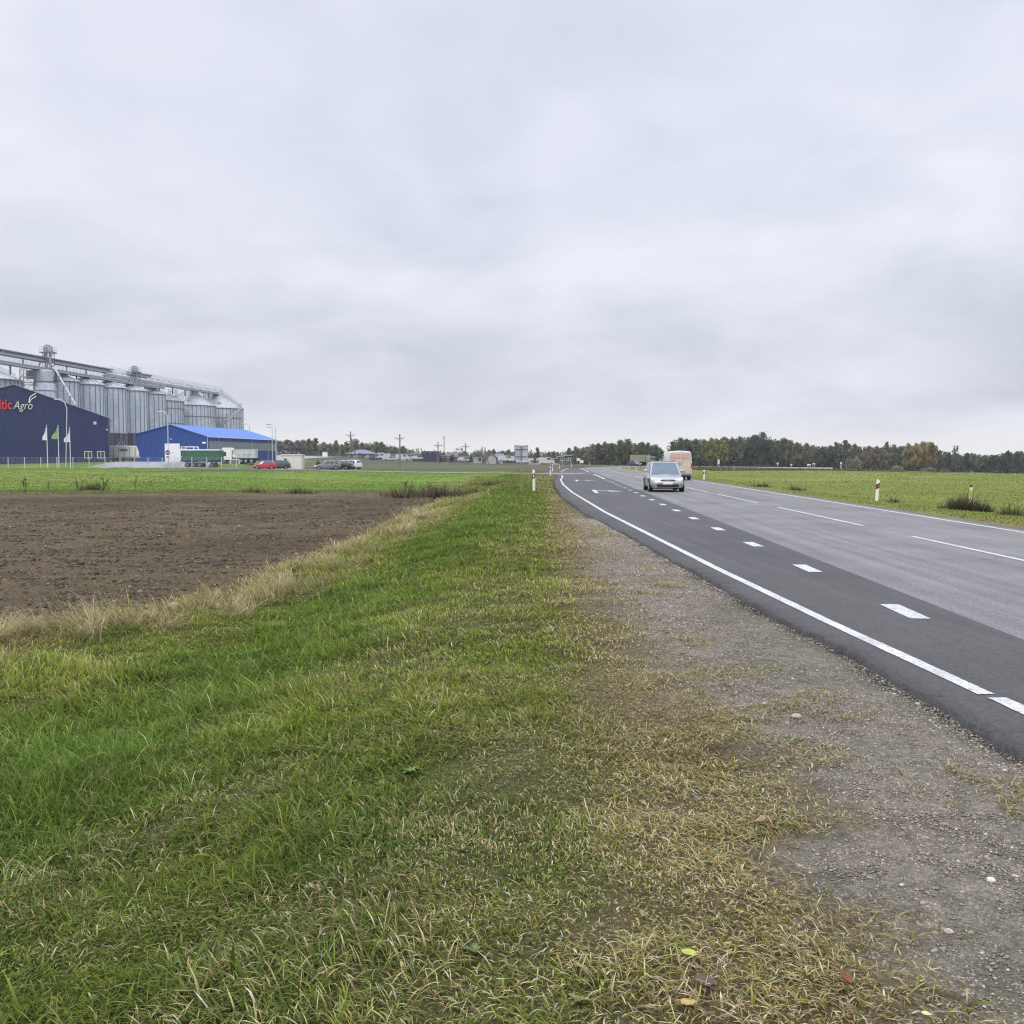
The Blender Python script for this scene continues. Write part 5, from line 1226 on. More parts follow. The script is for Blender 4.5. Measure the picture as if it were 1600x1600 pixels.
# white truck with pale box body behind it
Yw = 206.0; x0, z0 = YP(343, 725, Yw); tr = empty('white_truck', (x0, Yw, z0), R(3), 'white lorry with pale grey box body facing the green trailer', 'lorry')
K = Yw/FPX; zc = AT(0, 699.5, Yw).z-z0; zbx = AT(0, 702, Yw).z-z0; zb2 = AT(0, 716, Yw).z-z0; xc = 21*K; xb0, xb1 = 23*K, 57.5*K
c = MB(); c.prism([(.05,.75),(xc,.75),(xc,zc-.25),(xc-.25,zc),(.95,zc),(.55,zc-.75),(.10,zc-1.75)], 'y', -1.22, 1.22); cb_ = c.build('cab', twhite, tr)
MB().slab([(.08,-1.1,zc-1.72),(.08,1.1,zc-1.72),(.52,1.1,zc-.80),(.52,-1.1,zc-.80)][::-1], .03).build('windscreen', carglass, tr)
MB().box((1.25,-1.235,zc-1.35), (.95,.03,.85)).build('side_window', carglass, tr)
for s_ in (-1,1): MB().bbox((.35,s_*1.42,zc-1.3), (.2,.22,.75), .05).build('wing_mirror', dsteel, tr); MB().bbox((.05,s_*.9,.95), (.1,.4,.25), .04).build('headlight', lampglass, tr)
MB().bbox((.1,0,.6), (.3,2.4,.36), .06).build('bumper', dsteel, tr)
b = MB(); b.bbox(((xb0+xb1)/2,0,(zbx+zb2)/2), (xb1-xb0,2.5,zbx-zb2), .06); bo = b.build('box_body', mat('pale_box', (.50,.56,.53), .6, var=.1, scale=.8, dirt=(.36,.40,.38)), tr)
t = MB()
for x in np.linspace(xb0+.2, xb1-.2, 5): t.box((x,-1.27,(zbx+zb2)/2), (.09,.05,zbx-zb2-.1))
t.box(((xb0+xb1)/2,-1.27,zbx-.05), (xb1-xb0,.07,.14)); t.build('side_rib', mat('pale_rib', (.42,.47,.45), .6), bo)
sw = MB(); sw.tube([(xb1-2.6+i*.18,-1.29,zb2+.75+.10*math.sin(i*1.1)) for i in range(11)], .04, 5); sw.build('green_mark', mat('box_green_mark', (.12,.30,.20), .5), bo)
MB().bbox(((xc+xb1)/2,0,.85), (xb1-xc+1.2,.9,.3), .04).build('chassis', black, tr)
for x in (1.2, xb0+1.6, xb1-2.1, xb1-.9):
    for s_ in (-1,1): o = wheel(tr, 0, 0, .5, .34, s_, rim_m); o.rotation_euler = (0,0,math.pi/2); o.location = (x, s_*1.02, .5)
MB().lathe([(.0,.0),(.33,.0),(.33,.09),(.13,.09),(.13,.05),(0,.05)], 20, (xb0+.2,-1.32,zb2+.55), False, 'y').build('spare_wheel', white, tr)
tk = MB(); zq = AT(0, 720.5, Yw).z-z0
for a, b in (((xc-.2,zq-.75),(xc+1.6,zq-.75)),((xc-.2,zq+.35),(xc+1.6,zq+.35)),((xc-.2,zq-.75),(xc-.2,zq+.35)),((xc+1.6,zq-.75),(xc+1.6,zq+.35))): tk.bar((a[0],-1.4,a[1]), (b[0],-1.4,b[1]), .16)
tk.build('side_frame', white, tr); MB().bbox((xc+.7,-1.3,zq-.2), (1.6,.12,.95), .04).build('fuel_tank', dsteel, tr)
# slanted barrier arm by the gate
q = AT(276, 727, 192); br = empty('gate_barrier', (q.x, 192, h1(q.x, 192)), 0, 'slanting white barrier arm at the gate before the roller door', 'barrier'); MB().bbox((-.55,0,.5), (.35,.35,1.0), .04).build('cabinet', lgrey, br); MB().bar((-.6,0,.85), (1.1,0,2.4), .1).build('arm', white, br)
# ================================================================== road furniture
refl = mat('delineator_white', (.72,.74,.66), .5, var=.06); blk = mat('delineator_black', (.02,.02,.022), .5); orr = mat('reflector_orange', (.60,.10,.02), .3); wr = mat('reflector_white', (.8,.8,.78), .3)
def delineator(loc, hgt, label, rz=0.0, lean=0.0, colour=None, parts=True):
    r = empty('delineator_post', loc, rz, label, 'delineator', 'delineator posts along the road'); r.rotation_euler = (0, lean, rz)
    w = .15; sec = [(-w/2,.0),(-w*.3,-.05),(w*.3,-.05),(w/2,.0),(w*.25,.05),(-w*.25,.05)]
    p = MB(); n = len(sec); rings = [[(x,y,z) for x, y in sec] for z in (-.1, hgt-.03)]+[[(x*.96,y*.96,hgt+(.035 if x < 0 else -.03)) for x, y in sec]]
    p.loft(rings, False); p.build('post', refl, r)
    zb = hgt*.72
    if parts:
        b = MB(); rings = [[(x*1.05,y*1.08,z+(x*.55)) for x, y in sec] for z in (zb-hgt*.12, zb+hgt*.12)]; b.loft(rings, False); bb = b.build('black_band', blk, r)
        MB().bbox((0,-.058,zb), (.045,.012,hgt*.14), .004).build('reflector', colour or wr, bb)
    return r
def dl(u, vt, vb, Y, label, **kw):
    p = AT(u, vb, Y); z = h1(p.x, Y); return delineator((p.x, Y, z), AT(0, vt, Y).z-z, label, **kw)
dl(834.3, 734.5, 767, 53, 'white delineator post with black band nearest on the grass verge', lean=-.01)
dl(860, 729.2, 742, 106, 'white delineator post just before the side road mouth on the verge')
dl(863.2, 726.2, 735.8, 141, 'white delineator post just beyond the side road mouth', lean=.05)
dl(874.2, 725, 731.8, 189, 'white delineator post on the grass before the green shed')
dl(892.6, 723, 729.3, 228, 'white delineator post at the outside of the bend before the white boards')
dl(1369.8, 750, 780.5, 43, 'white delineator post with orange reflector standing clear on the far verge', lean=.06, colour=orr)
dl(1100, 734.5, 747.8, 85, 'white delineator post with black band just right of the van', lean=.03)
dl(994, 730, 735.4, 150, 'white delineator post inside the bend beside the silver car roof')
dl(983, 728.8, 732.6, 183, 'white delineator post inside the bend below the small dark car')
dl(921.4, 722.2, 727.6, 262, 'tiny white delineator post where the road vanishes into the bend')
# broken one standing in the weeds
Yd = 38.0; p = AT(1516, 789, Yd); z = h1(p.x, Yd); hh = AT(0, 758, Yd).z-z
bp_ = empty('delineator_post', (p.x, Yd, z), 0, 'dirty delineator post with yellow stained band standing in dark weeds', 'delineator', 'delineator posts along the road'); bp_.rotation_euler = (0,.02,0)
sec = [(-.06,0),(-.035,-.05),(.035,-.05),(.06,0),(.03,.05),(-.03,.05)]
MB().loft([[(x,y,q) for x, y in sec] for q in (-.1, hh-.08)], False).build('post', mat('dirty_white', (.66,.66,.56), .6, var=.25, scale=14, dirt=(.30,.28,.2)), bp_)
MB().loft([[(x*1.06,y*1.06,q) for x, y in sec] for q in (hh*.55, hh*.80)], False).build('yellow_band', mat('stained_yellow', (.42,.38,.07), .6, var=.3, scale=20), bp_)
MB().loft([[(x*.8,y*.8,q) for x, y in sec] for q in (hh-.08, hh)], False).build('cap', blk, bp_)
# back of a double road sign
Ys = 57.0; p = AT(814.5, 764, Ys); z = h1(p.x, Ys); zt, zm = AT(0, 696.3, Ys).z-z, AT(0, 718.6, Ys).z-z
rs = empty('road_sign', (p.x, Ys, z), 0, 'back of a grey double panel road sign on a single post on the verge', 'road sign')
MB().tube([(0,0,-.1),(0,0,zt-.03)], .035, 10).build('post', mat('sign_post', (.22,.26,.25), .5, .3), rs)
sb = mat('sign_back', (.43,.44,.50), .5, .2, var=.08, scale=6, dirt=(.30,.31,.36))
for s, lb in ((-1, None), (1, 'panel back with scuffed stains')):
    q = MB(); K = Ys/FPX; w = 10.2*K; a = R(14)
    pts = [(s*.02,.06,zm),(s*(.02+w*math.cos(a)),-.06-w*math.sin(a)*0,zm),(s*(.02+w*math.cos(a)),-.06,zt),(s*.02,.06,zt-.02)]
    q.slab(pts if s > 0 else pts[::-1], .012); o = q.build('panel', sb, rs)
    if lb: o['label'] = lb
    e = MB(); x1 = s*(.02+w*math.cos(a))
    e.bar((s*.02,.045,zt-.01), (x1,-.075,zt+.01), .03, .02); e.bar((s*.02,.045,zm), (x1,-.075,zm), .03, .02); e.bar((x1,-.075,zm), (x1,-.075,zt), .03, .02); e.build('rim', dsteel, o)
    MB().bar((s*.02,.02,(zt+zm)/2+.2), (x1*.9,-.08,(zt+zm)/2+.2), .035).build('bracket', dsteel, o); MB().bar((s*.02,.02,(zt+zm)/2-.22), (x1*.9,-.08,(zt+zm)/2-.22), .035).build('bracket', dsteel, o)
# boards and signs along the far bend
def board(u0, u1, v0, v1, vb, Y, label, m=white, name='sign_board', cat='sign', group=None):
    a, b = AT(u0, v0, Y), AT(u1, v1, Y); c = (a.x+b.x)/2; z = float(h1(c, Y)); r = empty(name, (c, Y, z), 0, label, cat, group)
    MB().bbox((0,0,(a.z+b.z)/2-z), (b.x-a.x,.08,a.z-b.z), .02).build('panel', m, r)
    for s in (-1,1): MB().bar((s*(b.x-a.x)*.36,.08,-.1), (s*(b.x-a.x)*.36,.08,(a.z+b.z)/2-z), .08).build('post', zinc_pole, r)
board(901, 906.5, 716, 720, 726, 320, 'small white board behind the larger white board left of the wood')
board(906.5, 911.5, 718.8, 723.4, 726, 300, 'larger white board standing left of the wood beside the bend')
board(1121.3, 1124.2, 718, 725.5, 730, 236, 'upright white sign behind the guard rail right of the van', name='road_sign', cat='road sign')
board(1261, 1266.5, 725.2, 727.5, 732, 217, 'low white direction sign behind the guard rail, the lower of a pair', name='road_sign', cat='road sign')
board(1269.5, 1273.8, 724, 725.6, 732, 220, 'low white direction sign behind the guard rail, the higher of a pair', name='road_sign', cat='road sign')
board(1313, 1315.5, 722.3, 725.3, 731, 206, 'white sign near the end of the guard rail by the pale bushes', name='road_sign', cat='road sign')
for u, v, lb in ((1215, 724.3, 'pale round sign near the middle of the guard rail'), (1236.5, 726.3, 'pale round sign low behind the guard rail left of the direction signs')):
    Y = 228; q = AT(u, v, Y); z = h1(q.x, Y); r = empty('round_sign', (q.x, Y, z), 0, lb, 'road sign'); MB().bar((0,.05,-.1), (0,.05,q.z-z), .06).build('post', zinc_pole, r); MB().lathe([(0,-.03),(.26,-.03),(.26,.0),(0,.0)], 16, (0,0,q.z-z), False, 'y').build('disc', lgrey, r)
# guard rail round the outside of the bend
gi = [i for i in range(len(CEN)) if CEN[i, 0] > 43 and CEN[i, 0]/CEN[i, 1] < .352]; rail = [CEN[i]-NRM[i]*(-ROFF[i]-.9) for i in gi]
O = Vector((rail[0][0], rail[0][1], 0)); gr = empty('guard_rail', O, 0, 'long pale steel guard rail running along the far bend before the wood', 'guard rail')
def grz(q, k):   # top edge seen in the photograph at about row 728.5 - 731
    u = 800+q[0]/q[1]*FPX; v = np.interp(u, [1080,1310], [728.6,730.8]); return AT(0, v, q[1]).z
gm = mat('guard_rail_steel', (.44,.49,.48), .55, .1, var=.1, scale=.6); b = MB(); sec = [(0,0),(.04,-.06),(.0,-.13),(0,-.17),(.04,-.24),(0,-.31)]
zz_ = [grz(q, 0) for q in rail]
b.loft([[(q[0]-O.x-NRM[i][0]*dx_*-1, q[1]-O.y-NRM[i][1]*dx_*-1, z+dz) for dx_, dz in sec]+[(q[0]-O.x-NRM[i][0]*.06, q[1]-O.y-NRM[i][1]*.06, z+dz) for dx_, dz in sec[::-1]] for q, i, z in zip(rail, gi, zz_)], False)
b.build('rail', gm, gr); L_acc = 0
for k in range(1, len(rail)):
    L_acc += np.linalg.norm(rail[k]-rail[k-1])
    if L_acc > 3.2:
        L_acc = 0; q = rail[k]; z = h1(q[0], q[1]); MB().box((q[0]-O.x, q[1]-O.y, (zz_[k]+z)/2-.05), (.1,.1,zz_[k]-z)).build('post', steel, gr)

# ---- wooden power poles and the mast
wood = mat('weathered_pole', (.165,.155,.145), .9, var=.2, scale=6, stretch=(1,1,.1)); conc = mat('concrete_pole', (.30,.29,.28), .9, var=.12); ins = mat('insulator', (.6,.62,.62), .3)
def pole(u, vt, vb, Y, label, arms=1, w=.13, strut=None, m=None, z0=None):
    p = AT(u, vb, Y); z = h1(p.x, Y); r = empty('utility_pole', (p.x, Y, z), 0, label, 'utility pole', 'utility poles across the fields'); h = AT(0, vt, Y).z-z
    MB().tube([(0,0,-.2),(0,0,h)], w*1.25, 8, r2=w).build('pole', m or wood, r)
    for k in range(arms):
        zz = h-.9-k*1.5; a = MB(); a.bar((-1.05,0,zz), (1.05,0,zz), .13); a.bar((-.7,0,zz), (0,0,zz-.6), .07); a.bar((.7,0,zz), (0,0,zz-.6), .07); c = a.build('crossarm', wood, r)
        i_ = MB()
        for x in (-.95,.95): i_.lathe([(.05,zz+.05),(.09,zz+.12),(.05,zz+.24),(.08,zz+.3),(.0,zz+.36)], 8, (x,0,0))
        i_.build('insulator', ins, c)
    if strut: MB().tube([(strut,0,-.2),(0,0,h*.86)], w, 8).build('strut', wood, r)
    return r, h
pole(548, 674, 719, 230, 'dark wooden utility pole with slanting strut behind the white estate car', 2, .14, 1.9)
pole(625, 678, 728.5, 205, 'tall utility pole with crossarm alone in the field by the low lilac building', 1, .13)
pole(684.5, 690.5, 726.5, 240, 'utility pole in front of the dark blue house', 1, .12)
pole(727.5, 692.5, 724, 262, 'utility pole with crossarm between bare trees', 1, .12)
pole(753.5, 698, 723.5, 290, 'slim utility pole just left of the leaning strutted pole', 0, .13)
pole(757.8, 699, 725.5, 285, 'utility pole with leaning strut left of the white gabled house', 0, .15, 1.2)
pole(878.5, 704, 725, 250, 'slim grey pole in front of the green shed', 0, .08, m=conc)
ml = AT(694.2, 709, 520); z = h1(ml.x, 520); ms_ = empty('lattice_mast', (ml.x, 520, z), 0, 'thin red and white lattice mast rising behind the houses', 'mast'); zt = AT(0, 681, 520).z-z
for k in range(7):
    a, b = zt*k/7, zt*(k+1)/7; s = MB(); w = .34
    for x, y in ((-w,-w),(w,-w),(0,w)): s.bar((x,y,a), (x,y,b), .10)
    for j in range(4): s.bar((-w,-w,a+(b-a)*j/4), (w,-w,a+(b-a)*(j+1)/4), .06); s.bar((w,-w,a+(b-a)*j/4), (0,w,a+(b-a)*(j+1)/4), .06); s.bar((0,w,a+(b-a)*j/4), (-w,-w,a+(b-a)*(j+1)/4), .06)
    s.build('mast_section', mat('mast_red', (.26,.17,.17), .6) if k % 2 == 0 else mat('mast_white', (.45,.45,.46), .6), ms_)

# ================================================================== houses across the fields
flat_r = mat('pale_flat_roof', (.34,.33,.38), .8, var=.1)
def hcol(n, c, **k): return mat(n, c, .8, var=.1, scale=1.5, **k)
R_lil = hcol('lilac_roof', (.20,.18,.25)); R_gry = hcol('slate_roof', (.17,.17,.20)); R_brn = hcol('brown_roof', (.14,.11,.12)); Wl_w = hcol('pale_render', (.36,.36,.385)); Wl_g = hcol('grey_render', (.36,.36,.40)); Wl_d = hcol('dark_blue_boards', (.030,.040,.075)); Wl_t = hcol('dark_teal_boards', (.055,.075,.085)); Wl_b = hcol('reddish_boards', (.14,.09,.10)); Wl_gr = hcol('green_shed_boards', (.085,.125,.10)); Wl_l = hcol('lilac_render', (.27,.245,.31))
def house(name, u0, u1, v_ridge, v_eave, v_base, Y, label, wall, roof, style='gable', depth=9, wins=3, cat='house', door=True, trim=None, wz=None):
    a, b = AT(u0, v_base, Y), AT(u1, v_base, Y); w = b.x-a.x; cx_ = (a.x+b.x)/2; z = min(a.z, h1(cx_, Y)); r = empty(name, (cx_, Y, z), 0, label, cat)
    ze, zr = AT(0, v_eave, Y).z-z, AT(0, v_ridge, Y).z-z; h = w/2; wb = MB(); zg = a.z-z
    wb.box((0,depth/2,ze/2), (w,depth,ze))
    if style == 'front': wb.prism([(-h,ze),(h,ze),(0,zr)], 'y', 0, depth)
    if style == 'mono': wb.prism([(-h,ze),(h,ze),(h,zr),(-h,ze+.05)], 'y', 0, depth)
    wb.build('wall', wall, r); rf = MB(); o = .5
    if style == 'gable': rf.prism([(-o,ze-.15),(depth+o,ze-.15),(depth/2,zr)], 'x', -h-o, h+o)
    elif style == 'hip':
        k = min(h*.75, depth*.6); V = [(-h-o,-o,ze),(h+o,-o,ze),(h+o,depth+o,ze),(-h-o,depth+o,ze),(-h+k,depth/2,zr),(h-k,depth/2,zr)]; rf.add(V, [(0,1,5,4),(2,3,4,5),(1,2,5),(3,0,4),(3,2,1,0)])
    elif style == 'front':
        for s in (-1,1): q = [(s*(h+o),-o,ze-.35),(0,-o,zr+.02),(0,depth+o,zr+.02),(s*(h+o),depth+o,ze-.35)]; rf.slab(q if s > 0 else q[::-1], .22)
    elif style == 'mono': rf.slab([(-h-o,-o,ze),(h+o,-o,zr),(h+o,depth+o,zr),(-h-o,depth+o,ze)], .3)
    else: rf.box((0,depth/2,(ze+zr)/2), (w+.7,depth+.7,zr-ze))
    rf.build('roof', roof, r)
    lo = zg+.9 if wz is None else zg+wz
    for i in range(wins):
        x = -h+w*(i+.5)/wins
        if door and i == wins//2: MB().box((x,-.06,zg+1.05), (1.0,.1,2.1)).build('door', Wl_t, r); continue
        window(r, x-.65, x+.65, lo, min(lo+1.3, ze-.2), -.06, trim or white, 1)
    return r, z, ze, h
hs, z, ze, h = house('hip_roof_house', 541, 583, 702.3, 709, 716.5, 360, 'white bungalow with broad lilac hip roof and dark porches', Wl_w, R_lil, 'hip', 12, 5)
for x0, x1 in ((535.5,543.5),(555,561.5),(572.5,579.5)):
    a, b = (AT(x0, 0, 360).x-hs.location.x), (AT(x1, 0, 360).x-hs.location.x); p = MB(); p.box(((a+b)/2,-1.2,ze*.42), (b-a,2.2,ze*.84)); p.prism([(a-.15,ze*.84),(b+.15,ze*.84),((a+b)/2,ze*1.05)], 'y', -2.4, -.1); q = p.build('porch', Wl_t, hs); MB().box(((a+b)/2,-2.33,ze*.45), ((b-a)*.5,.06,ze*.4)).build('porch_window', hcol('porch_glass', (.16,.19,.21)), q)
house('bungalow', 582, 603, 706.8, 711.5, 717, 372, 'white bungalow with low lilac roof right of the hip roofed house', Wl_w, R_lil, 'hip', 10, 4)
house('long_building', 604, 652, 709, 711.5, 717, 380, 'long low lilac building with flat roof behind the tall pole', Wl_l, R_lil, 'flat', 10, 7)
house('annexe', 644, 661, 708, 710, 718, 352, 'low dark teal flat roofed annexe left of the dark blue house', Wl_t, flat_r, 'flat', 8, 2, door=False)
house('dark_house', 660, 684, 705, 706.8, 718, 350, 'dark navy two storey flat roofed house with narrow white windows', Wl_d, Wl_d, 'flat', 9, 3, wz=2.6, door=False)
house('long_shed', 684.5, 702, 711, 713, 719, 356, 'low reddish shed with pale flat roof right of the dark blue house', Wl_b, Wl_l, 'flat', 8, 4, cat='shed')
house('brown_house', 700.5, 714, 706.5, 713, 719, 362, 'brown roofed house with dark gable roof', Wl_b, R_brn, 'gable', 9, 3)
house('carport', 716, 731, 713.4, 714.6, 720, 345, 'open carport with white flat roof left of a utility pole', Wl_gr, flat_r, 'flat', 6, 0, cat='carport')
house('low_annexe', 739.5, 753, 714, 715, 720.5, 345, 'low white flat roofed annexe left of the strutted pole', Wl_w, flat_r, 'flat', 6, 2)
house('white_house', 760, 775, 707, 713.5, 720.5, 338, 'white house with its gable end facing us and grey roof', Wl_w, R_gry, 'front', 9, 2, door=False)
house('house_wing', 775.5, 785, 708.5, 714, 720.5, 341, 'grey roofed wing attached at the right of the white gabled house', Wl_w, R_gry, 'gable', 8, 2, door=False)
house('long_barn', 826, 845.5, 715.5, 719.5, 723, 330, 'low grey brown barn with long roof right of the double road sign', Wl_g, hcol('barn_roof', (.22,.20,.20)), 'gable', 8, 3, cat='barn')
house('white_shed', 859, 872.5, 715.8, 717, 723.3, 322, 'white flat roofed shed between white van and green shed', Wl_w, flat_r, 'flat', 5, 2, cat='shed')
house('green_shed', 873.5, 893.5, 711.3, 714.5, 724, 305, 'green wooden shed with sloping mono pitch roof by the bend', Wl_gr, hcol('shed_roof', (.30,.31,.30)), 'mono', 8, 2, cat='shed', door=False)
# small white vehicles and boxes parked among the houses
far_w = mat('far_vehicle_white', (.50,.51,.53), .5, var=.08)
def farvan(u, vb, Y, label, Ln=4.8, hgt=2.1, rz=0.0, m=far_w, cat='van'):
    p = AT(u, vb, Y); z = max(h1(p.x, Y), p.z-.3); r = empty('parked_van' if cat == 'van' else 'parked_car', (p.x, Y, z), rz, label, cat); h = Ln/2
    pr = [(-h,.35),(h,.35),(h,.9),(h*.8,1.05),(h*.52,hgt*.94),(h*.3,hgt),(-h,hgt*.97)] if cat == 'van' else [(-h,.35),(h,.35),(h,.75),(h*.55,.9),(h*.25,hgt),(-h*.6,hgt),(-h*.95,.95)]
    MB().prism(pr, 'y', -.9, .9).build('body', m, r); MB().prism([(p_[0]*.62+.35*h*.5,max(p_[1],hgt*.62)) for p_ in ((h*.7,0),(h*.45,hgt*.92),(-h*.2,hgt*.92),(-h*.2,0))], 'y', -.915, .915).build('side_window', carglass, r)
    for x in (-h*.6, h*.6):
        for s in (-1,1): o = wheel(r, 0, 0, .33, .2, s); o.rotation_euler = (0,0,math.pi/2); o.location = (x, s*.82, .33)
farvan(608.5, 718.2, 335, 'white car parked in front of the long lilac building', 4.3, 1.5, cat='car')
farvan(600, 715.5, 345, 'white van parked at the left end of the long lilac building', 4.6, 1.9, math.pi)
farvan(629.5, 717.8, 340, 'white van parked just right of the tall field pole', 5.0, 2.1)
farvan(652, 717, 343, 'white car parked before the dark teal annexe', 4.2, 1.45, cat='car')
farvan(790, 719.6, 325, 'white van parked right of the gabled house', 5.2, 2.0)
farvan(799, 719.8, 322, 'white van parked left of the double road sign panels', 5.0, 1.9, math.pi)
farvan(818, 722.8, 315, 'white van parked behind the post of the double sign', 4.8, 1.9)
farvan(854, 724, 300, 'white van in front of the white flat roofed shed', 4.9, 2.2)
farvan(724, 719.6, 332, 'white car under the edge of the carport', 4.2, 1.4, cat='car')
q = AT(508, 713, 330); bxx = empty('storage_container', (q.x, 330, max(h1(q.x, 330), q.z-.4)), 0, 'small white storage box before the wood above the grey estate car', 'container'); MB().bbox((0,0,1.0), (1.6,1.6,1.5), .05).build('body', white, bxx); MB().bbox((0,0,1.8), (1.75,1.75,.12), .03).build('lid', lgrey, bxx)
# ================================================================== trees
def leaf_mat():
    m = bpy.data.materials.new('tree_foliage'); m.use_nodes = True; nt = m.node_tree; b = nt.nodes['Principled BSDF']; L = nt.links
    at = nd(nt, 'ShaderNodeAttribute', attribute_name='tint'); oi = nd(nt, 'ShaderNodeObjectInfo')
    mx = nd(nt, 'ShaderNodeMix', data_type='RGBA', blend_type='MULTIPLY'); mx.inputs['Factor'].default_value = 1
    L.new(oi.outputs['Color'], mx.inputs['A']); L.new(at.outputs['Color'], mx.inputs['B']); L.new(mx.outputs['Result'], b.inputs['Base Color'])
    b.inputs['Roughness'].default_value = .8; b.inputs['Specular IOR Level'].default_value = .15
    tr = nd(nt, 'ShaderNodeBsdfTranslucent'); L.new(mx.outputs['Result'], tr.inputs['Color']); ms = nd(nt, 'ShaderNodeMixShader'); ms.inputs[0].default_value = .25
    L.new(b.outputs[0], ms.inputs[1]); L.new(tr.outputs[0], ms.inputs[2]); L.new(ms.outputs[0], nt.nodes['Material Output'].inputs['Surface']); return m
m_leaf = leaf_mat(); m_bark = mat('bark', (.085,.070,.058), .95, var=.25, scale=4, stretch=(1,1,.2))
def leaf_quads(C, R_, n, size, r, flat=.8):
    """leaf-sized quads scattered through ellipsoidal clumps; C (k,3), R_ (k,3)"""
    k = len(C); w = (R_[:, 0]*R_[:, 1]*R_[:, 2])**.6; idx = r.choice(k, n, p=w/w.sum())
    d = r.normal(0, 1, (n, 3)); d /= np.linalg.norm(d, axis=1)[:, None]; rad = r.random(n)**.42*(1+r.normal(0, .10, n))
    P = C[idx]+d*rad[:, None]*R_[idx]
    u = r.normal(0, 1, (n, 3)); u /= np.linalg.norm(u, axis=1)[:, None]; v = np.cross(u, r.normal(0, 1, (n, 3))); v /= np.linalg.norm(v, axis=1)[:, None]
    s = size*r.uniform(.6, 1.4, (n, 1)); V = np.stack([P-u*s*.5, P+v*s*.32, P+u*s*.5, P-v*s*.32], 1)
    tone = (.72+.55*r.random(k))[idx]*np.exp(r.normal(0, .2, n)); hue = r.normal(0, .05, n)
    col = np.stack([tone*(1+hue), tone, tone*(1-hue)], 1); return V.reshape(-1, 3), np.repeat(col, 4, 0)
def proto(kind, seed):
    """a 10 m tree: crown mesh + trunk mesh"""
    r = np.random.default_rng(seed); tk = MB(); C = []; Rr = []
    if kind == 'spruce':
        for i in range(13):
            t = i/12; z = 1.0+8.7*t; w = 1.75*(1-t)**.85+.12
            for j in range(5): a = r.uniform(0, 6.3); C.append((math.cos(a)*w*.45, math.sin(a)*w*.45, z)); Rr.append((w*.6, w*.6, .45))
        n, size = 2600, .34; tk.tube([(0,0,-.3),(0,0,9.4)], .17, 7, r2=.03)
    elif kind == 'bush':
        for i in range(12): a = r.uniform(0, 6.3); q = r.random()**.5*3.6; C.append((math.cos(a)*q, math.sin(a)*q, r.uniform(1.5, 7.2)*(1-.05*q*q*.8))); Rr.append((r.uniform(1.5,2.5),)*2+(r.uniform(1.4,2.2),))
        n, size = 2800, .62
        for i in range(6): a = i*1.05; tk.tube([(0,0,-.3),(math.cos(a)*.8, math.sin(a)*.8, 2.5),(math.cos(a)*1.8, math.sin(a)*1.8, 6)], .12, 5, r2=.03)
    else:
        W, z0, nb = {'round': (3.3, 2.6, 20), 'tall': (2.1, 2.6, 17), 'bare': (2.7, 3.2, 22), 'wide': (4.2, 2.2, 24)}[kind]
        hx_ = r.normal(0, .25, 2); pts = [(0,0,-.3),(hx_[0]*.3,hx_[1]*.3,2.0),(hx_[0],hx_[1],4.6),(hx_[0]*1.2,hx_[1]*.8,8.2)]; tk.tube(pts, .26, 8, r2=.05)
        for i in range(nb):
            t = r.random(); z = z0+(9.4-z0)*t; prof = math.sin(math.pi*min(1, .16+.84*t))**.55 if t < .6 else (1-((t-.6)/.4)**1.7)**.5*.97+.03
            a = r.uniform(0, 6.3); q = W*prof*r.uniform(.25, .95); c = (hx_[0]+math.cos(a)*q, hx_[1]+math.sin(a)*q, min(z, 9.25)); C.append(c)
            s = r.uniform(.7, 1.45)*(W/3.0)*(.62 if kind == 'bare' else 1); Rr.append((s, s, s*.8))
            zb = max(1.6, c[2]-q*.9-r.uniform(.3, 1.2)); tk.tube([(hx_[0]*zb/5, hx_[1]*zb/5, zb), ((hx_[0]+c[0])/2, (hx_[1]+c[1])/2, (zb+c[2])/2+.25), c], .085 if kind != 'bare' else .07, 5, r2=.018)
            if kind == 'bare':
                for j in range(5): d = r.normal(0, .8, 3); tk.tube([c, (c[0]+d[0], c[1]+d[1], c[2]+abs(d[2])*.9)], .03, 4, r2=.01)
        n = {'round': 3600, 'tall': 3000, 'bare': 800, 'wide': 3400}[kind]; size = .55 if kind != 'bare' else .36
    V, col = leaf_quads(np.array(C), np.array(Rr), n, size, r); V[:, 2] = np.clip(V[:, 2], .05, 10.3)
    me = np_mesh('crown', V, np.arange(len(V)), np.arange(len(V)//4)*4, m_leaf, col); ob = tk.build('trunk', m_bark, fix=False)
    a, b = me.data, ob.data; bpy.data.objects.remove(me); bpy.data.objects.remove(ob); return a, b, V
PRO = {k: [proto(k, 100+10*i+j) for j in range(n)] for i, (k, n) in enumerate((('round', 3), ('tall', 3), ('bare', 3), ('wide', 2), ('spruce', 2), ('bush', 2)))}
WPX = {'round': .78, 'tall': .52, 'bare': .66, 'wide': 1.0, 'spruce': .36, 'bush': 1.1}
tcount = 0
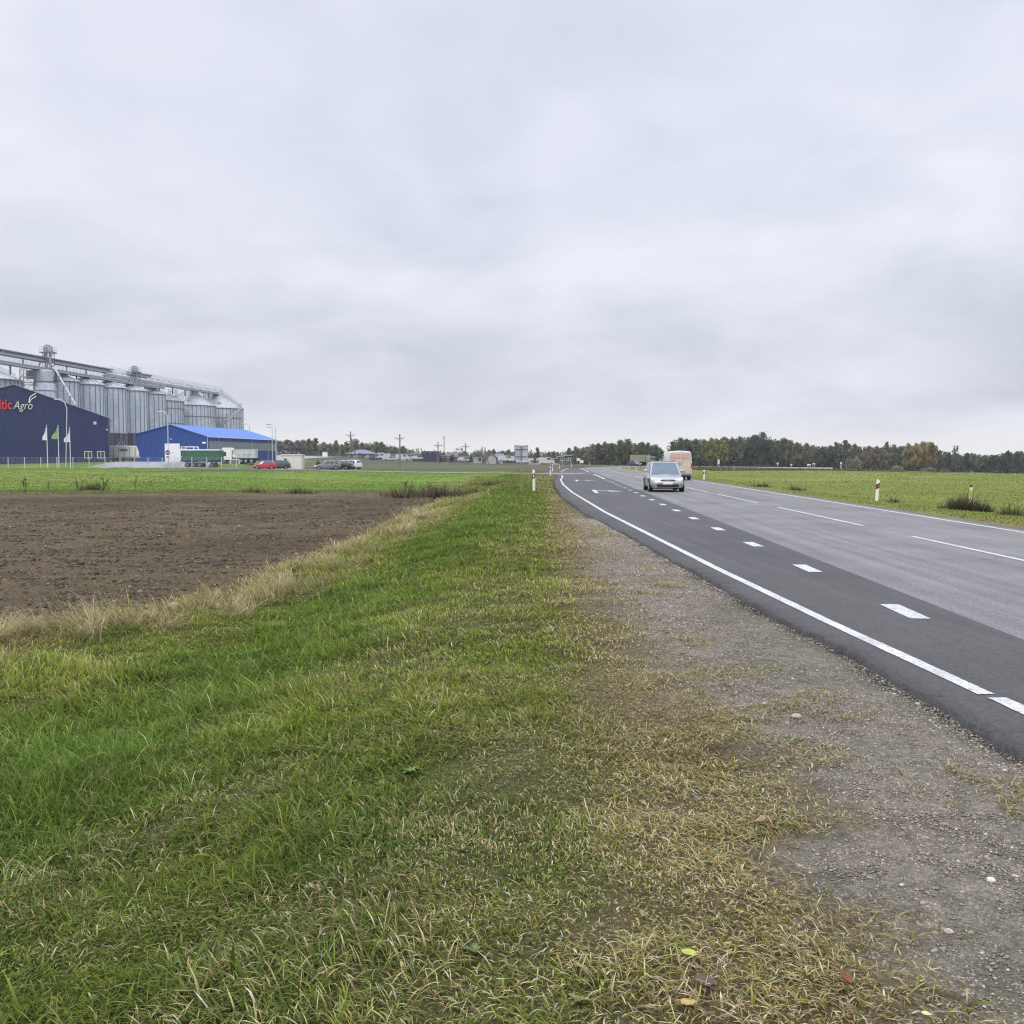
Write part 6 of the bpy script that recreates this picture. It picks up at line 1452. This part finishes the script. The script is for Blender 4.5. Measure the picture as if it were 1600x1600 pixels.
def tree(u, v_top, Y, kind, col, label, wpx=None, group=None, vb=None):
    global tcount; tcount += 1
    p = AT(u, 720, Y); z = h1(p.x, Y)-.1; h = AT(0, v_top, Y).z-z; a, b, V = PRO[kind][tcount % len(PRO[kind])]
    nm = {'spruce': 'spruce_tree', 'bush': 'bush', 'bare': 'bare_tree'}.get(kind, 'broadleaf_tree')
    r = empty(nm, (p.x, Y, z), random.uniform(0, 6.3), label, 'bush' if kind == 'bush' else 'tree', group)
    s = h/10.1; sw = s if wpx is None else (wpx*Y/FPX)/(WPX[kind]*10); sw = min(max(sw, s*.55), s*1.9); r.scale = (sw, sw, s)
    for n, me in (('crown', a), ('trunk', b)):
        o = bpy.data.objects.new(n, me); COL.objects.link(o); o.parent = r
        if n == 'crown': o.color = (*[c*random.uniform(.9, 1.1) for c in col], 1)
    return r
ORD = 'first second third fourth fifth sixth seventh eighth ninth tenth eleventh twelfth thirteenth fourteenth fifteenth sixteenth seventeenth eighteenth nineteenth twentieth'.split()
ORD += ['twenty-'+o for o in ORD[:9]]+['thirtieth']
DG = (.120,.140,.082); GG = (.170,.180,.115); GB = (.215,.190,.130); OL = (.185,.205,.080); YG = (.225,.228,.078); YB = (.30,.26,.11); OR = (.32,.25,.115); RD = (.24,.165,.10); PU = (.205,.172,.160); PG = (.25,.245,.170); BR = (.19,.155,.105); DB = (.095,.122,.088)
CN = {DG:'dark green', GG:'grey green', GB:'grey brown', OL:'olive green', YG:'yellowish green', YB:'yellow brown', OR:'orange', RD:'rust red', PU:'purplish grey', PG:'pale grey green', BR:'reddish brown', DB:'very dark green'}
KN = {'round': 'rounded tree', 'tall': 'slender tall tree', 'bare': 'bare tree', 'wide': 'broad tree', 'spruce': 'pointed spruce', 'bush': 'low bush'}
def wood(rows, landmark, group, Y0, dY):
    for i, (u, v, w, k, c) in enumerate(rows):
        tree(u, v, Y0+dY*random.uniform(-1, 1), k, c, f'{CN[c]} {KN[k]}, {ORD[i]} from {landmark}', w, group)
wood([(437,688.5,20,'wide',GB),(450,686.5,20,'round',PU),(463,687.5,18,'round',GB),(475,686.5,18,'wide',PU),(485,685,16,'round',GG),(493.5,683.5,15,'tall',GG),(505,690.5,14,'round',GB),(514,692.5,12,'round',GG),(524,687.5,14,'round',GG),(534,694,12,'round',OL)], 'the blue hall in the wood beyond', 'trees of the wood right of the blue hall', 470, 25)
wood([(541,690,13,'tall',GG),(556,685.5,20,'wide',GG),(566,691,14,'round',OL),(575,695,13,'round',GG),(588,690,18,'wide',OL),(597,690,16,'round',GG),(603.5,697.5,7,'spruce',DG),(611,698.5,7,'spruce',DG),(618,698,10,'round',GG),(629,696.5,16,'wide',GG),(638,701.5,10,'bare',GB)], 'the strutted pole behind the lilac roofs', 'trees behind the lilac roofed houses', 455, 25)
wood([(645,700,9,'bare',BR),(652,698,10,'bare',BR),(659,700,9,'bare',PU),(663,701,6,'spruce',DG),(680,701.5,9,'bare',GG),(689,702,7,'spruce',DG),(693,706,8,'round',GG),(704,706.5,9,'round',GG)], 'the tall field pole near the dark blue house', 'trees behind the dark blue house', 430, 20)
wood([(713,699.5,11,'bare',GG),(720,698,12,'bare',GG),(728,704,10,'round',OL),(736,708.5,9,'spruce',DG),(745,701.5,13,'bare',GG),(753,699.5,12,'bare',GB),(763,702.5,10,'round',OL),(772,701.5,13,'round',OL),(784,704,12,'round',GG),(796,702,14,'round',GG),(806,704,12,'round',GG)], 'the carport behind the white gabled house', 'trees around the white gabled house', 425, 22)
wood([(829,700,10,'bare',PU),(838,698.5,12,'round',DG),(848,705.5,10,'bare',GG),(857,706.5,10,'round',GB),(864,704.5,12,'round',GG),(872,706.5,10,'round',GG),(882,703,12,'bare',GG),(891,699.5,14,'round',DG),(899,697.5,14,'wide',DG),(907,700,11,'bare',DG)], 'the double road sign above the sheds', 'trees above the green shed', 400, 18)
wood([(917,699,12,'round',PG),(925,693.5,15,'round',GB),(935,691.5,14,'tall',DG),(943,689.5,16,'round',GG),(956,692,18,'round',DG),(968,686.5,18,'wide',DG),(981,686,18,'wide',DG),(991,692.5,14,'round',GB),(1001,690,16,'round',DG),(1013,691,17,'round',DG),(1024,694.5,16,'wide',DG),(1031,702,9,'round',DG)], 'the white boards in the wood beside the bend', 'trees of the dark wood inside the bend', 345, 14)
wood([(1051,689,14,'round',DG),(1062,683.5,16,'round',DG),(1074,685,16,'round',DG),(1087,684,15,'tall',GG),(1099,684.5,15,'tall',YG),(1110,683.5,15,'round',YG),(1121,685,14,'tall',OL),(1132,680,17,'tall',YG),(1143,684,14,'round',OL),(1154,681.5,18,'round',GG),(1167,686,16,'round',DG),(1180,679,18,'round',DB),(1191,675.5,22,'wide',DB),(1205,686,18,'wide',DB),(1216,690,14,'round',DG),(1225,682.5,17,'tall',GB),(1236,687,17,'round',GB),(1246,691,14,'round',BR),(1258,691.5,16,'round',GG),(1270,696,16,'round',GB),(1284,697,16,'round',DB),(1297,696,16,'wide',DB),(1305,688.5,15,'tall',GG),(1321,686,18,'tall',GB),(1333,693,16,'round',GG)], 'the van in the wood behind the guard rail', 'trees of the wood behind the guard rail', 330, 14)
wood([(1344,697,17,'round',GB),(1357,697,18,'wide',GB),(1371,696.5,18,'round',GG),(1385,688,15,'tall',GB),(1396,693,14,'tall',GB),(1405,698,14,'bare',GG),(1418,692,18,'round',YB),(1430,691.5,16,'round',YB),(1440,689,18,'wide',OR),(1450,690,16,'round',OR),(1459,691,15,'round',RD),(1470,703,16,'round',DG),(1481,706,16,'wide',DG),(1494,692,20,'bare',DB),(1509,707,18,'round',DB),(1522,709,18,'wide',GG),(1537,710.5,18,'round',GG),(1552,711,18,'wide',DB),(1567,708,17,'round',DB),(1577,703.5,16,'round',DB),(1591,704.5,20,'wide',DB),(1604,702,18,'round',DB),(1620,703,22,'wide',DB)], 'the pale grey bush along the meadow wood', 'trees along the far side of the open meadow', 318, 12)
tree(991.5, 709.5, 296, 'bush', PG, 'pale olive rounded bush in front of the dark wood near the box truck', 17)
tree(1334, 703, 292, 'bush', PG, 'large pale grey bush at the end of the guard rail before the wood', 28)
tree(1326, 709, 289, 'bush', GB, 'grey brown bush beside the last white sign of the guard rail', 16)
tree(1450, 726, 285, 'bush', PG, 'wide low pale bush below the orange autumn trees', 30); tree(1476, 730, 283, 'bush', GB, 'low brownish scrub bush right of the wide pale bush', 22)
tree(1404, 722, 300, 'bush', PG, 'grey green bush at the wood edge left of the yellow brown trees', 22)
tree(1512, 731, 275, 'bush', OL, 'small dark conical bush standing out of the meadow edge', 6); tree(1519, 731.5, 274, 'bush', PG, 'small pale conical bush beside the dark conical one', 6)
tree(497, 716, 200, 'bush', DG, 'dark leafless shrub behind the grey estate car', 12)
# the body of the woods behind, where single trees can no longer be told apart
def mass(segs, lab):
    Vs, Cs = [], []; r = np.random.default_rng(5)
    for us, vs, Y, col, dens in segs:
        us = np.array(us); vs = np.array(vs); n = int((us[-1]-us[0])*dens); C = []; Rr = []; cc = []
        for i in range(n):
            u = r.uniform(us[0], us[-1]); v = np.interp(u, us, vs); Yt = Y+r.uniform(-15, 25); p = AT(u, v, Yt); z0 = h1(p.x, Yt); top = p.z-z0; s = r.uniform(1.2, 2.4)
            C.append((p.x, Yt, z0+top*(1-r.random()**1.25*.95)-s*.6)); Rr.append((s*1.2, s*1.2, s)); cc.append(1)
        V, c = leaf_quads(np.array(C), np.array(Rr), n*52, .75, r); Vs.append(V); Cs.append(c*np.array(col))
    V = np.concatenate(Vs); o = np_mesh('distant_wood', V, np.arange(len(V)), np.arange(len(V)//4)*4, m_leaf, np.concatenate(Cs)); o.color = (1,1,1,1); return tag(o, lab, 'wood', kind='stuff')
mass([((300,432,480,530,560,600,640),(694,692,690,695,692,696,702),500,(.165,.155,.125),2.0), ((640,700,760,810,870,912),(706,708,706,706,707,703),455,(.145,.15,.11),1.4)], 'grey brown far woodland behind the houses and the plant')
mass([((905,925,968,1000,1032),(704,697,692,694,702),370,(.10,.112,.075),3.2)], 'dark depths of the wood inside the bend')
mass([((1050,1110,1190,1240,1290,1320,1345,1440,1480,1540,1600,1760),(691,688,684,692,700,693,701,697,708,713,707,704),352,(.10,.112,.08),3.0)], 'dark depths of the wood behind guard rail and meadow')

# ================================================================== weeds
def weeds(u, vb, Y, hgt, wid, n, cols, label, stalky=.5, name='weed_clump'):
    p = AT(u, vb, Y); z = h1(p.x, Y); r = np.random.default_rng(int(u*7)); x = r.normal(0, wid*.4, n); y = r.normal(0, wid*.25, n)
    P = np.stack([x, y, np.full(n, -.03)], 1); c = np.array(cols)[r.integers(0, len(cols), n)]*np.exp(r.normal(0, .2, n))[:, None]
    hh = hgt*np.exp(r.normal(-.25, .3, n))*np.exp(-(x/wid)**2); az = np.arctan2(y, x)+r.normal(0, .8, n)
    k = max(.006, Y*.00045)
    o = blades(name, P, hh, np.full(n, k)*r.uniform(.6, 1.4, n), az, r.uniform(.02, .5, n), r.uniform(.02, .25, n), c, m_grass, 3)
    o.location = (p.x, Y, z)
    # seed heads and side twigs
    return tag(o, label, 'weeds', 'clumps of tall weeds')
DW = ((.055,.045,.035),(.095,.075,.05),(.13,.11,.065),(.06,.07,.035)); TW = ((.20,.15,.09),(.13,.10,.06),(.26,.21,.12),(.08,.09,.04)); GW = ((.07,.11,.03),(.10,.12,.04),(.16,.14,.06))
weeds(1503, 793, 37.4, .62, .95, 900, DW, 'dark dense weed clump around the broken delineator post')
weeds(1535, 795, 37.0, .45, .55, 300, DW, 'smaller dark weed clump right of the broken delineator post')
weeds(1580, 803, 34.5, .42, .7, 260, DW+GW, 'brownish weeds near the road edge at the far right')
weeds(1396, 783, 42.5, .28, .5, 120, GW+DW, 'low dark weeds right of the orange reflector post')
weeds(1190, 757, 62, .35, 1.0, 160, GW+DW, 'dark low weed patch in the meadow beyond the road, left one'); weeds(1243, 762, 57, .38, .8, 140, GW+DW, 'dark low weed patch in the meadow beyond the road, right one')
weeds(634, 778, 54.5, 1.0, 2.2, 1000, DW+TW[:2], 'large grey brown weed thicket at the corner of the ploughed field')
weeds(684, 779, 55.5, .95, 1.7, 600, TW+DW[:1], 'tan weed thicket right of the grey brown one at the field corner'); weeds(655, 780, 52, .6, 1.2, 260, GW+TW, 'mixed green and tan weeds between the two thickets')
weeds(735, 775, 57, .5, 2.2, 420, TW, 'reddish tan weeds on the slope of the verge'); weeds(775, 760, 72, .5, 2.6, 420, TW, 'reddish tan weeds left of the double road sign post')
weeds(602, 776, 57, .8, .7, 160, DW+GW, 'dark weeds left of the large thicket'); weeds(470, 772, 62, .55, 1.4, 220, DW+GW, 'dark weeds at the far edge of the ploughed field'); weeds(395, 771, 64, .5, 1.2, 180, TW+GW, 'tan weeds at the far edge of the ploughed field'); weeds(145, 767, 69, .7, 1.4, 240, DW+GW, 'dark green weeds on the field bank below the flags')
def stalk(u, vt, vb, Y, label, lean=0.1, n=3):
    p = AT(u, vb, Y); z = h1(p.x, Y); h = AT(0, vt, Y).z-z; b = MB(); r = random.Random(int(u))
    for i in range(n):
        a = r.uniform(-.35, .35)+lean; x0 = r.uniform(-.25, .25); tip = (x0+math.sin(a)*h, r.uniform(-.2,.2), h*r.uniform(.7, 1)); b.tube([(x0,0,-.05), (x0+math.sin(a)*h*.4, 0, tip[2]*.5), tip], .022, 5, r2=.012)
        for k in range(6):
            t = r.uniform(.35, 1); c = Vector((x0,0,0)).lerp(Vector(tip), t); d = Vector((r.uniform(-.22,.22), r.uniform(-.1,.1), r.uniform(.08,.25))); b.tube([c, c+d], .012, 4, r2=.02)
    o = b.build('weed_stalk', mat('dry_stalk', (.075,.06,.045), .9), fix=False); o.location = (p.x, Y, z); return tag(o, label, 'weeds', 'dry stalks on the field bank')
for u, vt, vb, l in ((38,747,761,'dry branched stalks on the bank at the left end'),(77,749,760,'single leaning dry stalk left of the flag poles'),(121,749,762,'leaning dry stalks below the third flag'),(159,744,758,'three upright dark dry stalks below the grey tipper'),(214,745,760,'thin dry stalk below the blue hall corner'),(635,748,772,'tall dark stalks rising out of the thicket'),(672,757,779,'upright dark stalk between the two thickets'),(744,762,771,'short dark stalk on the slope right of the thickets')):
    stalk(u, vt, vb, 66 if u < 300 else 55, l, random.uniform(-.15,.2), 1 if 'single' in l or 'thin' in l or 'short' in l else 3)
# verge-side broadleaf plants close to the camera
def rosette(u, v, s, n, col, label):
    p = G(u, v, -.04); b = MB(); r = random.Random(int(u+v))
    for i in range(n):
        a = r.uniform(0, 6.28); l = s*r.uniform(.6, 1.1); w = l*.24; e = r.uniform(.15, .6); d = Vector((math.cos(a), math.sin(a), 0)); q = Vector((-d.y, d.x, 0)); pt = []
        for t, k in ((0,.2),(.3,.9),(.6,1),(.85,.6),(1,.05)):
            c = d*l*t+Vector((0,0,l*e*math.sin(t*2.2))); pt.append((c-q*w*k+Vector((0,0,.012)), c, c+q*w*k+Vector((0,0,.012))))
        V = [x for row in pt for x in row]; b.add(V, [f for i_ in range(4) for f in ((3*i_,3*i_+1,3*i_+4,3*i_+3),(3*i_+1,3*i_+2,3*i_+5,3*i_+4))], True)
    o = b.build('weed_rosette', mat('rosette_'+str(col), col, .6, var=.25, scale=30), fix=False); o.location = (p.x, p.y, h1(p.x, p.y)+.02); return tag(o, label, 'plant')
for a in ((742,1493,.042,9,(.13,.17,.05),'grey green leaf rosette in the dull grass left of the straw patch'),(905,1575,.04,7,(.17,.19,.06),'light green leaf rosette at the bottom edge below the straw grass'),(640,1205,.06,16,(.11,.20,.035),'bright green clover patch plant amid the dull grass'),(598,1222,.05,14,(.11,.20,.035),'second bright green clover plant left of its taller neighbour'),(1005,1437,.035,7,(.22,.22,.10),'pale leaf rosette in the short straw coloured grass')): rosette(*a)

# ================================================================== air between here and the far woods
if HAZE:
    hb_ = MB().box((0, 330, 14), (1500, 900, 44)); hz_ = hb_.build('haze', bpy.data.materials.new('haze_air')); hm_ = hz_.data.materials[0]; hm_.use_nodes = True; nt = hm_.node_tree
    nt.nodes.remove(nt.nodes['Principled BSDF']); pv = nd(nt, 'ShaderNodeVolumePrincipled'); pv.inputs['Color'].default_value = (.86,.89,.95,1); pv.inputs['Density'].default_value = HAZE; pv.inputs['Anisotropy'].default_value = .2
    nt.links.new(pv.outputs[0], nt.nodes['Material Output'].inputs['Volume']); tag(hz_, 'thin damp autumn air over the whole plain', 'haze', kind='stuff')
